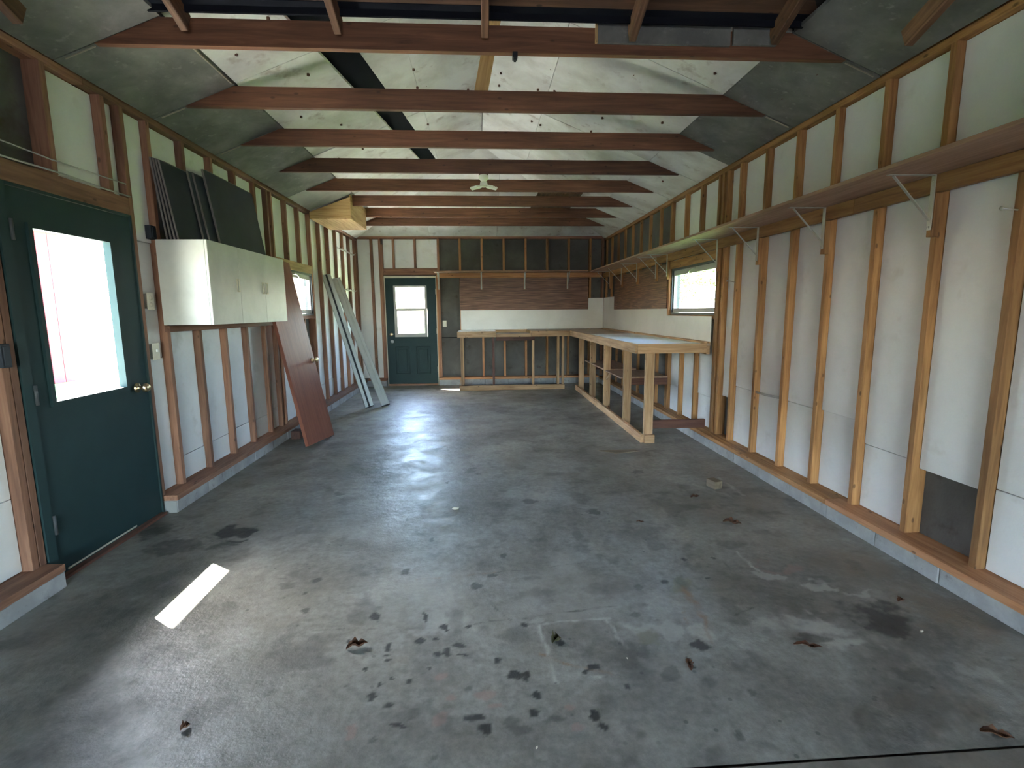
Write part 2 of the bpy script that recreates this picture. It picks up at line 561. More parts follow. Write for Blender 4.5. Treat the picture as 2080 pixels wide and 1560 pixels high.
HL, HR = YB + XL, YB - XR                # hip lines: y + x = HL on the left, y - x = HR on the right
def zl(x, y): return ZT + SL * (x - XL)
def zr(x, y): return ZT + SL * (XR - x)
def zh(x, y): return ZT + SL * (YB - y)

def slope_panel(name, poly, zf, mat, parent, dz=0.0, th=0.02):
    if len(poly) < 3:
        return None
    cx = sum(p[0] for p in poly) / len(poly)
    cy = sum(p[1] for p in poly) / len(poly)
    cz = zf(cx, cy) + dz
    n = len(poly)
    area = sum(poly[i][0] * poly[(i + 1) % n][1] - poly[(i + 1) % n][0] * poly[i][1] for i in range(n))
    if area < 0:
        poly = poly[::-1]
    lo = [(x - cx, y - cy, zf(x, y) + dz - cz) for x, y in poly]
    hi = [(x, y, z + th) for x, y, z in lo]
    fs = [tuple(range(n - 1, -1, -1)), tuple(range(n, 2 * n))]
    fs += [(i, (i + 1) % n, n + (i + 1) % n, n + i) for i in range(n)]
    return link(name, mesh_from(name, lo + hi, fs), mat, parent, (cx, cy, cz))

# ---------------------------------------------------------------- floor
STAINS = [('d',-0.49,2.15,0.016,0.038,0.8),('d',-0.29,2.12,0.01,0.048,0.8),('d',-0.19,2.06,0.019,0.026,0.8),('d',-0.17,2.03,0.007,0.012,0.8),('d',-0.08,2.05,0.015,0.012,0.8),('d',-0.28,1.97,0.024,0.021,0.8),('d',-0.21,1.97,0.015,0.011,0.8),('d',-0.58,1.98,0.012,0.014,0.8),('d',-0.4,1.93,0.013,0.032,0.8),('d',-0.4,1.88,0.011,0.01,0.8),('d',-0.39,1.85,0.011,0.009,0.8),('d',-0.2,1.87,0.019,0.019,0.8),('d',-0.16,1.89,0.016,0.03,0.8),('d',-0.11,1.93,0.03,0.022,0.8),('d',-0.09,1.87,0.035,0.009,0.8),('d',-0.22,1.8,0.009,0.01,0.8),('d',0.05,1.82,0.009,0.024,0.8),('d',-0.47,1.8,0.014,0.015,0.8),('d',-0.29,1.73,0.01,0.018,0.8),('d',-0.36,1.75,0.01,0.009,0.8),('d',-0.4,1.72,0.01,0.013,0.8),('d',-0.41,1.67,0.015,0.024,0.8),('d',-0.35,1.61,0.016,0.012,0.8),('d',0.1,1.74,0.027,0.026,0.8),('d',0.14,1.73,0.019,0.037,0.8),('d',0.17,2.04,0.015,0.02,0.8),('d',0.3,1.91,0.022,0.023,0.8),('d',0.18,1.63,0.021,0.02,0.8),('d',0.16,1.55,0.016,0.018,0.8),('d',0.36,1.53,0.026,0.027,0.8),('d',0.38,1.48,0.015,0.02,0.8),('d',0.41,1.75,0.025,0.017,0.8),('d',0.38,1.73,0.011,0.015,0.8),('d',-0.04,1.53,0.032,0.015,0.8),('d',-0.01,1.48,0.021,0.028,0.8),('d',-0.29,1.51,0.033,0.01,0.8),('d',-0.25,1.57,0.025,0.025,0.4),('d',-0.37,1.47,0.012,0.014,0.4),('d',-0.17,1.39,0.009,0.013,0.4),('d',-0.06,1.68,0.011,0.013,0.4),('d',-0.52,1.72,0.008,0.008,0.4),('d',0.23,1.52,0.039,0.024,0.4),('d',0.11,1.48,0.057,0.034,0.4),('p',-0.15,1.54,0.029,0.03,0.5),('p',-0.12,1.64,0.018,0.02,0.5),('p',-0.01,1.64,0.035,0.034,0.5),('p',0.03,1.58,0.025,0.016,0.5),('p',-0.17,1.75,0.027,0.019,0.5),('p',0.28,1.57,0.015,0.016,0.5),('p',0.3,1.48,0.018,0.017,0.5),('p',-0.46,1.52,0.019,0.035,0.5),('l',0.17,1.38,0.02,0.028,0.6),('l',0.22,2.07,0.032,0.026,0.6),('l',-0.22,2.11,0.103,0.096,0.6),('d',1.12,2.56,0.019,0.024,0.75),('d',1.28,2.56,0.017,0.014,0.75),('d',0.91,2.34,0.022,0.019,0.75),('d',1.15,2.35,0.015,0.008,0.75),('d',0.89,1.84,0.033,0.031,0.75),('d',0.81,1.76,0.008,0.021,0.75),('d',0.8,1.72,0.015,0.009,0.75),('d',0.52,1.64,0.014,0.016,0.75),('d',0.42,1.75,0.021,0.018,0.75),('d',0.76,2.29,0.026,0.027,0.4),('d',0.67,2.09,0.035,0.02,0.4),('d',0.62,1.84,0.042,0.067,0.4),('d',0.69,1.71,0.039,0.036,0.4),('g',0.69,1.94,0.061,0.062,0.5),('g',0.99,2.28,0.072,0.054,0.5),('l',0.73,2.01,0.151,0.036,0.7),('l',0.82,1.95,0.044,0.052,0.7),('l',0.93,1.91,0.054,0.055,0.7),('d',1.76,1.98,0.144,0.13,0.75),('d',1.8,1.83,0.206,0.105,0.35),('d',1.62,1.64,0.091,0.079,0.45),('d',1.37,1.85,0.071,0.035,0.45),('s',2.14,1.99,0.224,0.228,0.8),('s',2.08,2.41,0.188,0.173,0.6),('s',1.91,2.45,0.229,0.149,0.4),('l',1.47,1.81,0.11,0.059,0.9),('l',1.45,1.94,0.092,0.048,0.8),('l',1.26,1.96,0.081,0.039,0.7),('l',1.67,2.24,0.077,0.038,0.8),('l',1.8,2.16,0.089,0.026,0.8),('l',1.47,2.35,0.066,0.04,0.7),('p',1.6,2.43,0.136,0.058,0.5),('l',1.86,1.62,0.075,0.028,0.5),('d',1.67,1.34,0.041,0.018,0.8),('d',0.82,1.41,0.018,0.027,0.5),('d',0.96,1.58,0.018,0.023,0.5),('s',1.57,1.47,0.243,0.119,0.3),('d',-0.09,4.22,0.074,0.106,0.6),('d',1.32,4.07,0.057,0.056,0.6),('d',0.35,3.5,0.042,0.042,0.6),('d',0.75,3.26,0.041,0.044,0.6),('d',-0.29,3.95,0.021,0.025,0.6),('d',0.04,2.46,0.028,0.025,0.6),('d',-0.05,2.37,0.032,0.04,0.6),('d',-0.87,2.5,0.022,0.022,0.6),('d',-0.41,2.54,0.02,0.04,0.6),('d',0.11,2.68,0.022,0.03,0.6),('d',-0.31,2.92,0.013,0.029,0.6),('d',-0.52,3.22,0.012,0.035,0.6),('d',0.91,2.34,0.027,0.024,0.6),('d',-1.1,3.77,0.041,0.037,0.6),('d',0.08,2.92,0.039,0.103,0.3),('d',0.1,5.31,0.138,0.276,0.3),('d',-0.93,5.75,0.198,0.212,0.3),('d',0.95,7.97,0.855,0.51,0.3),('d',0.29,5.48,0.476,0.294,0.3),('d',-1.4,4.95,0.128,0.158,0.3),('d',-1.62,3.15,0.152,0.101,1.0),('d',-1.49,3.1,0.06,0.062,1.0),('d',-1.52,2.99,0.073,0.03,1.0),('d',-1.56,2.93,0.086,0.04,0.6),('d',-1.82,2.95,0.186,0.096,0.6),('d',-0.87,2.5,0.024,0.021,0.6),('d',-0.84,2.22,0.016,0.027,0.6),('d',-0.89,2.38,0.012,0.013,0.6),('d',-2.1,3.19,0.154,0.111,0.6),('d',-1.03,2.46,0.048,0.04,0.35),('d',-1.21,2.29,0.062,0.05,0.35),('d',-1.7,2.53,0.135,0.181,0.35)]
LINES = [('r',0.93,2.23,0.92,2.08,0.006,0.4),('r',0.91,2.07,0.87,1.88,0.008,0.9),('r',0.99,2.27,0.98,2.04,0.03,0.8),('r',0.98,2.04,0.94,1.86,0.012,0.7),('d',0.98,1.99,1.15,2.04,0.006,0.8),('l',0.54,2.05,0.58,1.86,0.012,0.9),('l',0.47,2.06,0.54,2.06,0.014,0.8),('d',0.49,2.14,0.65,2.15,0.004,0.7),('l',0.39,1.7,0.49,1.71,0.008,0.7),('d',1.34,2.57,1.3,2.42,0.008,0.7),('l',0.23,2.03,0.26,1.69,0.012,0.8),('l',0.27,1.68,0.42,1.7,0.01,0.8),('l',0.25,2.04,0.56,2.06,0.014,0.8),('r',0.21,1.84,0.38,1.75,0.008,0.8),('r',0.38,1.75,0.47,1.71,0.012,0.6),('d',-0.05,2.06,0.58,2.15,0.004,0.7),('d',-0.75,2.07,-0.13,2.04,0.004,0.4),('d',0.03,2.21,0.12,2.08,0.004,0.6),('l',1.44,2.62,1.45,2.4,0.012,0.9),('d',1.09,2.02,1.25,2.09,0.005,0.8),('l',1.47,2.1,1.5,1.93,0.012,0.7),('d',1.52,1.83,1.6,1.71,0.006,0.5),('l',2.01,1.69,2.12,1.68,0.01,0.7),('d',1.97,1.68,2.11,1.67,0.006,0.7),('l',1.91,1.63,1.9,1.49,0.015,0.6),('r',-0.34,2.46,0.05,2.5,0.012,0.5),('d',0.05,2.49,0.6,2.57,0.004,0.6),('l',1.67,3.74,1.86,3.4,0.03,0.5),('l',1.94,3.87,1.94,3.48,0.02,0.7),('d',-1.37,2.07,-1.37,2.39,0.008,0.5),('d',-1.13,2.53,-1.01,2.52,0.005,0.5),('d',-1.0,2.5,-1.01,2.59,0.008,0.7)]

_lat = rng.random((256, 256))
def vnoise(x, y):
    xi, yi = np.floor(x).astype(int), np.floor(y).astype(int)
    fx, fy = x - xi, y - yi
    fx, fy = fx * fx * (3 - 2 * fx), fy * fy * (3 - 2 * fy)
    g = lambda a, b: _lat[a % 256, b % 256]
    return (g(xi, yi) * (1 - fx) + g(xi + 1, yi) * fx) * (1 - fy) + (g(xi, yi + 1) * (1 - fx) + g(xi + 1, yi + 1) * fx) * fy

def fbm(x, y, o=4):
    s, a, t = 0, 1.0, 0
    for k in range(o):
        s = s + a * vnoise(x * 2 ** k + 17 * k, y * 2 ** k + 31 * k)
        t += a
        a *= 0.55
    return s / t

def grid_floor(name, xs, ys, mat, parent=None):
    X, Y = np.meshgrid(xs, ys)
    nx, ny = len(xs), len(ys)
    co = np.stack([X.ravel(), Y.ravel(), np.zeros(X.size)], 1).astype(np.float32)
    i = np.arange(nx * ny).reshape(ny, nx)
    q = np.stack([i[:-1, :-1], i[:-1, 1:], i[1:, 1:], i[1:, :-1]], -1).reshape(-1, 4)
    me = bpy.data.meshes.new(name)
    me.vertices.add(len(co))
    me.vertices.foreach_set('co', co.ravel())
    me.loops.add(q.size)
    me.loops.foreach_set('vertex_index', q.ravel().astype(np.int32))
    me.polygons.add(len(q))
    me.polygons.foreach_set('loop_start', np.arange(0, q.size, 4, dtype=np.int32))
    me.polygons.foreach_set('loop_total', np.full(len(q), 4, dtype=np.int32))
    me.update(calc_edges=True)
    x, y = co[:, 0].astype(float), co[:, 1].astype(float)
    ch = {k: np.zeros(len(x)) for k in 'dlrpgs'}
    wx = (fbm(x * 9, y * 9) - .5)
    wy = (fbm(x * 9 + 50, y * 9 + 80) - .5)
    ex = (fbm(x * 40 + 5, y * 40, 3) - .5)
    for (k, cx, cy, rx, ry, w) in STAINS:
        sel = (np.abs(x - cx) < rx * 3 + .03) & (np.abs(y - cy) < ry * 3 + .03)
        if not sel.any():
            continue
        s = max(rx, ry)
        dx = (x[sel] - cx + wx[sel] * min(s * 2.2, .25)) / max(rx, .008)
        dy = (y[sel] - cy + wy[sel] * min(s * 2.2, .25)) / max(ry, .008)
        d = np.sqrt(dx * dx + dy * dy) + ex[sel] * .7
        soft = .22 if s < .08 else .5
        v = np.clip((1.05 - d) / soft, 0, 1) * w * (.7 if k == 'l' else 1.2)
        ch[k][sel] = np.maximum(ch[k][sel], v)
    for (k, x0, y0, x1, y1, hw, w) in LINES:
        dx, dy = x1 - x0, y1 - y0
        L2 = dx * dx + dy * dy
        t = np.clip(((x - x0) * dx + (y - y0) * dy) / L2, 0, 1)
        d = np.hypot(x - x0 - t * dx + wx * .035, y - y0 - t * dy + wy * .035) / max(hw * .75, .005)
        v = np.clip(1.3 - d - ex * 1.5, 0, 1) * w * 1.0 * np.clip((fbm(x * 14 + 3, y * 14) - .3) * 3.2, 0, 1)
        ch[k] = np.maximum(ch[k], v)
    # dirt gathers in a loose band along both curbs and scattered oil drips across the slab
    edge = np.minimum(np.abs(x - 2.26), np.abs(x + 2.13))
    ch['s'] = np.maximum(ch['s'], np.clip(.55 - edge * 1.1, 0, .5) * np.clip(fbm(x * 3, y * 3) * 2.4 - .5, 0, 1))
    blot = np.clip((fbm(x * 1.1 + 9, y * 1.1 + 4, 6) - .53) * 5, 0, 1) * .34 + np.clip((fbm(x * 7 + 2, y * 7 + 8, 5) - .60) * 9, 0, 1) * .35
    ch['d'] = np.maximum(ch['d'], blot)
    ch['s'] = np.where(y < JOINT - .004, np.maximum(ch['s'], .6 * np.clip(fbm(x * 5, y * 5) + .4, 0, 1)), ch['s'])
    pale = np.clip((fbm(x * 2.3 + 60, y * 2.3 + 14, 5) - .60) * 6, 0, 1) * .34
    ch['l'] = np.maximum(ch['l'], pale)
    for nm, tri in (('stain', 'dlr'), ('tint', 'pgs')):
        a = me.attributes.new(nm, 'FLOAT_COLOR', 'POINT')
        col = np.ones((len(x), 4), np.float32)
        for j, k in enumerate(tri):
            col[:, j] = ch[k]
        col = np.clip(col, 0, 1)
        a.data.foreach_set('color', col.ravel())
    return link(name, me, mat, parent)

JOINT = 1.303
ys = np.concatenate([np.arange(JOINT, 3.4, .0085), np.arange(3.4, 5.2, .015), np.arange(5.2, 9.66, .03)])
floor = struct(grid_floor('floor', np.arange(-2.30, 2.44, .0095), ys, M_FLOOR))
apron = grid_floor('slab', np.arange(-2.30, 2.44, .02), np.concatenate([np.arange(YF - .1, 1.0, .1), np.arange(1.0, JOINT - .008, .0147)]), M_FLOOR, floor)
boxes('joint_bed', [((-2.3, 2.44), (JOINT - .05, JOINT + .05), (-.05, -.012))], M_SHEATH, floor)
ground = struct(boxes('ground', [((-45, 45), (-45, 60), (-.5, -.06))], M_GRASS))
struct(boxes('bounce_cut_pavement', [((-16, 18), (-44, YF - .1), (-.07, -.012))], M_ASPH))  # unseen paving, widened and kept dark to cut bounce onto the joists
struct(boxes('back_bounce_pavement', [((-5.6, 1.5), (YB + .2, 13.5), (-.08, -.028))], M_BOUNCE))  # added pale pad that bounces sun in through the back door
struct(boxes('side_bounce_pavement', [((-5.6, -2.36), (YF, YB + .2), (-.08, -.03))], M_BOUNCE))  # added pale strip that bounces sun up to the ceiling

# ---------------------------------------------------------------- walls: sheathing with studs, foam, plates and curb blocks as parts
def curb_blocks(parent, axis, lo, hi, face, back, ztop):
    """a row of concrete blocks with recessed mortar between them"""
    n = max(1, round((hi - lo) / 0.406))
    L = (hi - lo) / n
    for i in range(n):
        a, b = lo + i * L + .003, lo + (i + 1) * L - .003
        j = random.uniform(-.002, .002)
        f = (min(face + j, back), max(face + j, back))
        if axis == 'Y':
            box('concrete_block', f, (a, b), (0, ztop), M_BLOCK, parent, .004)
        else:
            box('concrete_block', (a, b), f, (0, ztop), M_BLOCK, parent, .004)
    s = .006 if back > face else -.006
    f = (min(face + s, back), max(face + s, back))
    if axis == 'Y':
        box('mortar_bed', f, (lo, hi), (0, ztop - .004), M_MORTAR, parent, 0)
    else:
        box('mortar_bed', (lo, hi), f, (0, ztop - .004), M_MORTAR, parent, 0)

# right wall -------------------------------------------------------------
WY0, WY1, WZ0, WZ1 = 4.965, 6.165, 1.315, 1.868      # window_1 opening
xo, xi = XR + SD + .014, XR + SD
wall_right = struct(boxes('wall_right', [((xi, xo), (YF, WY0), (0, 2.84)), ((xi, xo), (WY1, YB + SD), (0, 2.84)),
                                         ((xi, xo), (WY0, WY1), (0, WZ0)), ((xi, xo), (WY0, WY1), (WZ1, 2.84))], M_SHEATH))
W = wall_right
curb_blocks(W, 'Y', YF, YB + .08, 2.262, XR + SD, ZC)
for a, b in ((YF, 0.4), (0.4, 3.05), (3.05, 6.7), (6.7, 9.45)):
    box('sill_plate', (2.258, XR + SD), (a + .002, b - .002), (ZC, ZS), M_ORANGE if b < 5 else M_STUD_R, W)
for a, b in ((YF, 2.05), (2.05, 5.6), (5.6, 9.53)):
    box('top_plate', (XR, XR + SD), (a + .001, b - .001), (ZP, ZT), M_STUD_R, W)
    box('upper_plate', (XR + .03, XR + SD), (a + .001, b - .001), (ZT, ZT + .038), M_STUD_R, W)
def stud_r(y, z0=ZS, z1=ZP, w=.038):
    box('stud', (XR, XR + SD), (y, y + w), (z0, z1), M_STUD_R, W)
R_Y = [2.113 + SP * i for i in range(-18, 7)]
for y in R_Y:
    stud_r(y)
stud_r(4.805); stud_r(4.882); stud_r(4.922, ZS, WZ1)
stud_r(6.168, ZS, WZ1); stud_r(6.207)
stud_r(4.962, 1.960)
for y in (5.364, 5.770):
    stud_r(y, 1.960)
    stud_r(y, ZS, WZ0 - .038)
R_FAR = [6.583 + SP * i for i in range(7)] + [9.40]
for y in R_FAR:
    stud_r(y)
box('header', (XR, XR + SD), (4.924, 6.206), (WZ1, 1.960), M_STUD_R, W)
box('rough_sill', (XR, XR + SD), (4.962, 6.166), (WZ0 - .038, WZ0), M_STUD_R, W)
def foam(parent, x, y, z):
    box('foam_panel', x, y, z, M_FOAM, parent, .002)
fr = (XR + .046, XR + SD - .002)
seam = {4: .660, 3: .660, 2: .662, 1: .53, 0: .514, -1: .50, -2: .527}
edges = R_Y + [4.805]
for i in range(len(edges) - 1):
    a, b = edges[i] + .040, edges[i + 1] - .003
    k = i - 18
    sz = {5: .655, 4: .66, 3: .657, 2: .664, 1: .53, 0: .497, -1: .527}.get(k, .52)
    j = random.uniform(-.006, .006)
    f2 = (fr[0] + j, fr[1])
    foam(W, f2, (a, b), (sz + .002, ZP - .004))
    if k not in (0, 6):
        foam(W, (fr[0] - j + .004, fr[1]), (a, b), (ZS + .004, sz - .002))
foam(W, fr, (5.003, 5.361), (1.964, ZP - .004)); foam(W, fr, (5.405, 5.767), (1.964, ZP - .004)); foam(W, fr, (5.811, 6.204), (1.964, ZP - .004))
foam(W, fr, (5.003, 5.361), (.46, WZ0 - .05)); foam(W, (fr[0] + .008, fr[1]), (5.003, 5.361), (ZS + .004, .456))
foam(W, fr, (5.405, 5.767), (ZS + .004, WZ0 - .05)); foam(W, fr, (5.811, 6.165), (.44, WZ0 - .05)); foam(W, fr, (5.811, 6.165), (ZS + .004, .436))

def dark_board(parent, x, y, z):
    box('fibreboard_panel', x, y, z, M_SHEATH, parent, .002)
ff = [6.207] + R_FAR
for i in range(len(ff) - 1):
    dark_board(W, (fr[0] - .012, fr[1]), (ff[i] + .040, ff[i + 1] - .002), (ZS + .004, ZP - .004))

# left wall --------------------------------------------------------------
DY0, DY1, DZ1 = 2.545, 3.478, 2.003                   # door_1 rough opening
VY0, VY1, VZ0, VZ1 = 5.795, 6.978, 1.34, 1.888        # window_2 opening
xo, xi = XL - SD - .014, XL - SD
wall_left = struct(boxes('wall_left', [((xo, xi), (YF, DY0), (0, 2.84)), ((xo, xi), (DY0, DY1), (DZ1, 2.84)),
                                       ((xo, xi), (DY1, VY0), (0, 2.84)), ((xo, xi), (VY0, VY1), (0, VZ0)),
                                       ((xo, xi), (VY0, VY1), (VZ1, 2.84)), ((xo, xi), (VY1, YB + SD), (0, 2.84))], M_SHEATH))
W = wall_left
curb_blocks(W, 'Y', YF, DY0 - .01, -2.132, XL - SD, ZC)
curb_blocks(W, 'Y', DY1 + .01, YB + .08, -2.132, XL - SD, ZC)
for a, b in ((YF, DY0 - .01), (DY1 + .01, 6.4), (6.4, 9.45)):
    box('sill_plate', (XL - SD, -2.128), (a + .002, b - .002), (ZC, ZS), M_STUD_L, W)
for a, b in ((YF, 3.2), (3.2, 6.1), (6.1, 9.53)):
    box('top_plate', (XL - SD, XL), (a + .001, b - .001), (ZP, ZT), M_STUD_L, W)
    box('upper_plate', (XL - SD, XL - .03), (a + .001, b - .001), (ZT, ZT + .038), M_STUD_L, W)
def stud_l(y, z0=ZS, z1=ZP, w=.038):
    box('stud', (XL - SD, XL), (y, y + w), (z0, z1), M_STUD_L, W)
for i in range(1, 19):
    stud_l(2.46 - SP * i)
stud_l(2.460); stud_l(2.502, ZS, DZ1)
stud_l(3.478)
for y in (2.495, 2.905, 3.318):
    stud_l(y, 2.108)
box('header', (XL - SD, XL), (2.502, 3.476), (DZ1, 2.107), M_STUD_L, W)
L_Y = [3.730 + SP * i for i in range(5)]
for y in L_Y:
    stud_l(y)
stud_l(5.648); stud_l(5.755)
for y in (6.168, 6.574):
    stud_l(y, 1.992)
    stud_l(y, ZS, VZ0 - .038)
box('header', (XL - SD, XL), (5.794, 6.980), (VZ1, 1.991), M_BENCH, W)
box('rough_sill', (XL - SD, XL), (5.794, 6.980), (VZ0 - .038, VZ0), M_STUD_L, W)
L_FAR = [6.981 + SP * i for i in range(6)] + [9.405]
for y in L_FAR:
    stud_l(y)
fl = (XL - SD + .002, XL - .046)
def bay_l(a, b, cuts, z0=ZS + .004, z1=ZP - .004):
    zz = [z0] + list(cuts) + [z1]
    for k in range(len(zz) - 1):
        j = random.uniform(-.006, .006)
        foam(W, (fl[0], fl[1] + j), (a + .002, b - .003), (zz[k] + .0015, zz[k + 1] - .0015))
prev = 2.46
for i in range(1, 19):
    bay_l(2.46 - SP * i + .038, prev, (.5,))
    prev = 2.46 - SP * i
bay_l(2.943, 3.318, (), 2.112); bay_l(3.356, 3.478, (), 2.112)
bay_l(3.516, 3.730, (1.07, 1.86))
for y, c in zip(L_Y, (.311, .314, .33, .32, .35)):
    nxt = {L_Y[4]: 5.648}.get(y, y + SP)
    bay_l(y + .038, nxt, (c,))
bay_l(5.686, 5.755, ())
for a, b in ((5.793, 6.168), (6.206, 6.574), (6.612, 6.981)):
    bay_l(a, b, (), 1.996)
bay_l(5.793, 6.168, (.34,), ZS + .004, VZ0 - .045); bay_l(6.206, 6.574, (.34,), ZS + .004, VZ0 - .045)
for i in range(len(L_FAR) - 1):
    bay_l(L_FAR[i] + .038, L_FAR[i + 1], (.36 + .03 * math.sin(i * 2.1),))

# back wall --------------------------------------------------------------
BX0, BX1, BZ1 = -1.757, -0.800, 2.035                 # door_2 rough opening
yi, yo = YB + SD, YB + SD + .014
wall_back = struct(boxes('wall_back', [((XL - SD, BX0), (yi, yo), (0, 2.84)), ((BX0, BX1), (yi, yo), (BZ1, 2.84)), ((BX1, XR + SD), (yi, yo), (0, 2.84))], M_SHEATH))
W = wall_back
BZC, BZS = .105, .143
curb_blocks(W, 'X', -2.12, BX0 - .01, YB - .085, YB + SD, BZC)
curb_blocks(W, 'X', BX1 + .01, 2.25, YB - .085, YB + SD, BZC)
box('sill_plate', (-2.12, BX0 - .01), (YB - .088, YB + SD), (BZC, BZS), M_STUD_L, W)
box('sill_plate', (BX1 + .01, 2.25), (YB - .088, YB + SD), (BZC, BZS), M_ORANGE, W)
box('top_plate', (XL, XR), (YB, YB + SD), (ZP + .04, ZT + .045), M_STUD_L, W)
def stud_b(x, z0=BZS, z1=ZP + .04, m=M_STUD_L, w=.038):
    box('stud', (x, x + w), (YB, YB + SD), (z0, z1), m, W)
stud_b(XL - .036); stud_b(-1.985, w=.045)
stud_b(-1.832, w=.040); box('stud', (-1.792, -1.757), (YB - .004, YB + SD), (BZS, 2.60), M_STUD_L['Z'], W)
for x in (-1.585, -1.195):
    stud_b(x, 2.172)
box('header', (BX0 + .001, -.772), (YB, YB + SD), (BZ1 + .02, 2.171), M_STUD_L, W)
stud_b(-.772); stud_b(-.800, .012, BZ1 + .02, M_ORANGE, .027)
B_X = [-.374 + SP * i for i in range(7)]
for x in B_X:
    stud_b(x, BZS, ZP + .04, M_ORANGE if x < 1.2 else M_STUD_R)
stud_b(2.305)
fb = (YB + .046, YB + SD - .002)
for a, b, z0 in ((XL + .004, -1.987, BZS), (-1.938, -1.834, BZS), (-1.755, -1.587, 2.174), (-1.545, -1.197, 2.174), (-1.155, -.774, 2.174)):
    foam(W, (a, b), fb, (z0 + .003, ZP + .036))
for a, b in ((-.732, -.376), ):
    box('seam_batten', (a, b), (YB + SD - .006, YB + SD - .001), (.885, .897), M_BLACK, W, 0)

# front wall with the open vehicle doorway -------------------------------
wall_front = struct(link('wall_front', mesh_from('wall_front', *(lambda pts, hole: (
    [(x, YF - .12, z) for x, z in pts] + [(x, YF, z) for x, z in pts],
    [(0, 1, 9, 8), (1, 2, 10, 9), (2, 3, 11, 10), (3, 4, 12, 11), (4, 5, 13, 12), (5, 6, 14, 13), (6, 7, 15, 14), (7, 0, 8, 15)] +
    [(0, 7, 6, 5, 4, 3, 2, 1), (8, 9, 10, 11, 12, 13, 14, 15)]))(
    [(-2.33, 0), (-1.30, 0), (-1.30, 2.08), (1.43, 2.08), (1.43, 0), (2.46, 0), (2.46, 2.78), (-2.33, 2.78)], None)), M_SHEATH))
link('gable', mesh_from('gable', [(-2.33, YF - .12, 2.78), (2.46, YF - .12, 2.78), (XM, YF - .12, 3.66), (-2.33, YF, 2.78), (2.46, YF, 2.78), (XM, YF, 3.66)],
                        [(0, 1, 2), (5, 4, 3), (0, 3, 4, 1), (1, 4, 5, 2), (2, 5, 3, 0)]), M_SHEATH, wall_front)

# ---------------------------------------------------------------- ceiling: deck above, boards and joists as parts
JY = [3.00, 3.82, 4.63, 5.45, 6.24, 7.09, 7.90, 8.66]
ceiling = struct(empty('ceiling'))
C = ceiling
EL, EB = .985, .64  # unseen eave overhangs, sized to trim the sun through the doors
def rect(x0, x1, y0, y1): return [(x0, y0), (x1, y0), (x1, y1), (x0, y1)]
slope_panel('roof_deck', clip(rect(XL - EL, XM, YF - .3, YB + EB), 1, 1, HL), zl, M_ROOF, C, .075, .03)
slope_panel('roof_deck', clip(rect(XM, XR + .9, YF - .3, YB + EB), -1, 1, HR), zr, M_ROOF, C, .075, .03)
slope_panel('roof_deck', clip(clip([(XL - EL, YB + EB), (XM, 6.5), (XR + .9, YB + EB)], -1, -1, -HL), 1, -1, -HR), zh, M_ROOF, C, .075, .03)

def ceil_l(name, x0, x1, y0, y1, mat, dz=0.0, sk0=0, sk1=0):
    g = .004
    p = [(x0 + sk0 * (y0 - 4.5), y0 + g), (x1 + sk1 * (y0 - 4.5), y0 + g), (x1 + sk1 * (y1 - 4.5), y1 - g), (x0 + sk0 * (y1 - 4.5), y1 - g)]
    slope_panel(name, clip(p, 1, 1, HL - .006), zl, mat, C, dz)
def ceil_r(name, x0, x1, y0, y1, mat, dz=0.0):
    g = .004
    slope_panel(name, clip(rect(x0, x1, y0 + g, y1 - g), -1, 1, HR - .006), zr, mat, C, dz)
lo_y = [-5.2, -3.6, -2.4, -1.1, 0.55, 1.9] + JY[:5] + [7.02, 9.6]
for k in range(len(lo_y) - 1):
    a, b = lo_y[k], lo_y[k + 1]
    m = M_CGREY if a < 5.3 else (M_CPALE if a < 7 else M_CWHITE)
    if a >= 5.3 and b < 6.5:
        m = M_CGREY
    j = random.uniform(0, .006)
    ceil_l('ceiling_board', XL + .004, -1.652, a, b, m, j)
mid_y = [3.0, 3.82, 5.45, 7.09, 9.6]
for k in range(len(mid_y) - 1):
    a, b = mid_y[k], mid_y[k + 1]
    j = .006 + random.uniform(0, .006)
    if a < 7:
        ceil_l('ceiling_board', -1.646, -1.013, a, b, M_CWHITE, j, 0, .118)
        ceil_l('ceiling_board', -.805, -.530, a, b, M_CWHITE, j + .004, .100, 0)
    else:
        ceil_l('ceiling_board', -1.646, -.530, a, b, M_CWHITE, j)
    ceil_l('ceiling_board', -.524, XM - .004, a, b, M_CWHITE, random.uniform(0, .006))
lo_r = [-5.2, -3.6, -2.4, -1.1, 0.55, 1.9, 3.0, 3.82, 4.80, 5.45, 6.24, 7.09, 7.90, 9.6]
for k in range(len(lo_r) - 1):
    a, b = lo_r[k], lo_r[k + 1]
    ceil_r('ceiling_board', 1.806, XR - .004, a, b, M_CGREY if b < 4.9 else M_CWHITE, random.uniform(0, .006))
for k in range(len(mid_y) - 1):
    a, b = mid_y[k], mid_y[k + 1]
    ceil_r('ceiling_board', .668, 1.800, a, b, M_CWHITE, random.uniform(.002, .006))
    ceil_r('ceiling_board', XM + .004, .662, a, b, M_CWHITE, random.uniform(0, .004))
hip = [(XL, YB), (XM, HL - XM), (XR, YB)]
for x0, x1 in ((XL, -.9), (-.896, .33), (.334, 1.5), (1.504, XR)):
    p = clip(clip([(x, y) for x, y in hip], 1, 0, x1), -1, 0, -x0)
    slope_panel('ceiling_board', p, zh, M_CWHITE, C, random.uniform(.040, .046))
# black sheet across the open gap between the left boards
slope_panel('black_roof_sheet', [(-1.40, 2.4), (-.9, 2.4), (-.40, 7.1), (-.88, 7.1)], zl, M_BLACK, C, .045, .01)

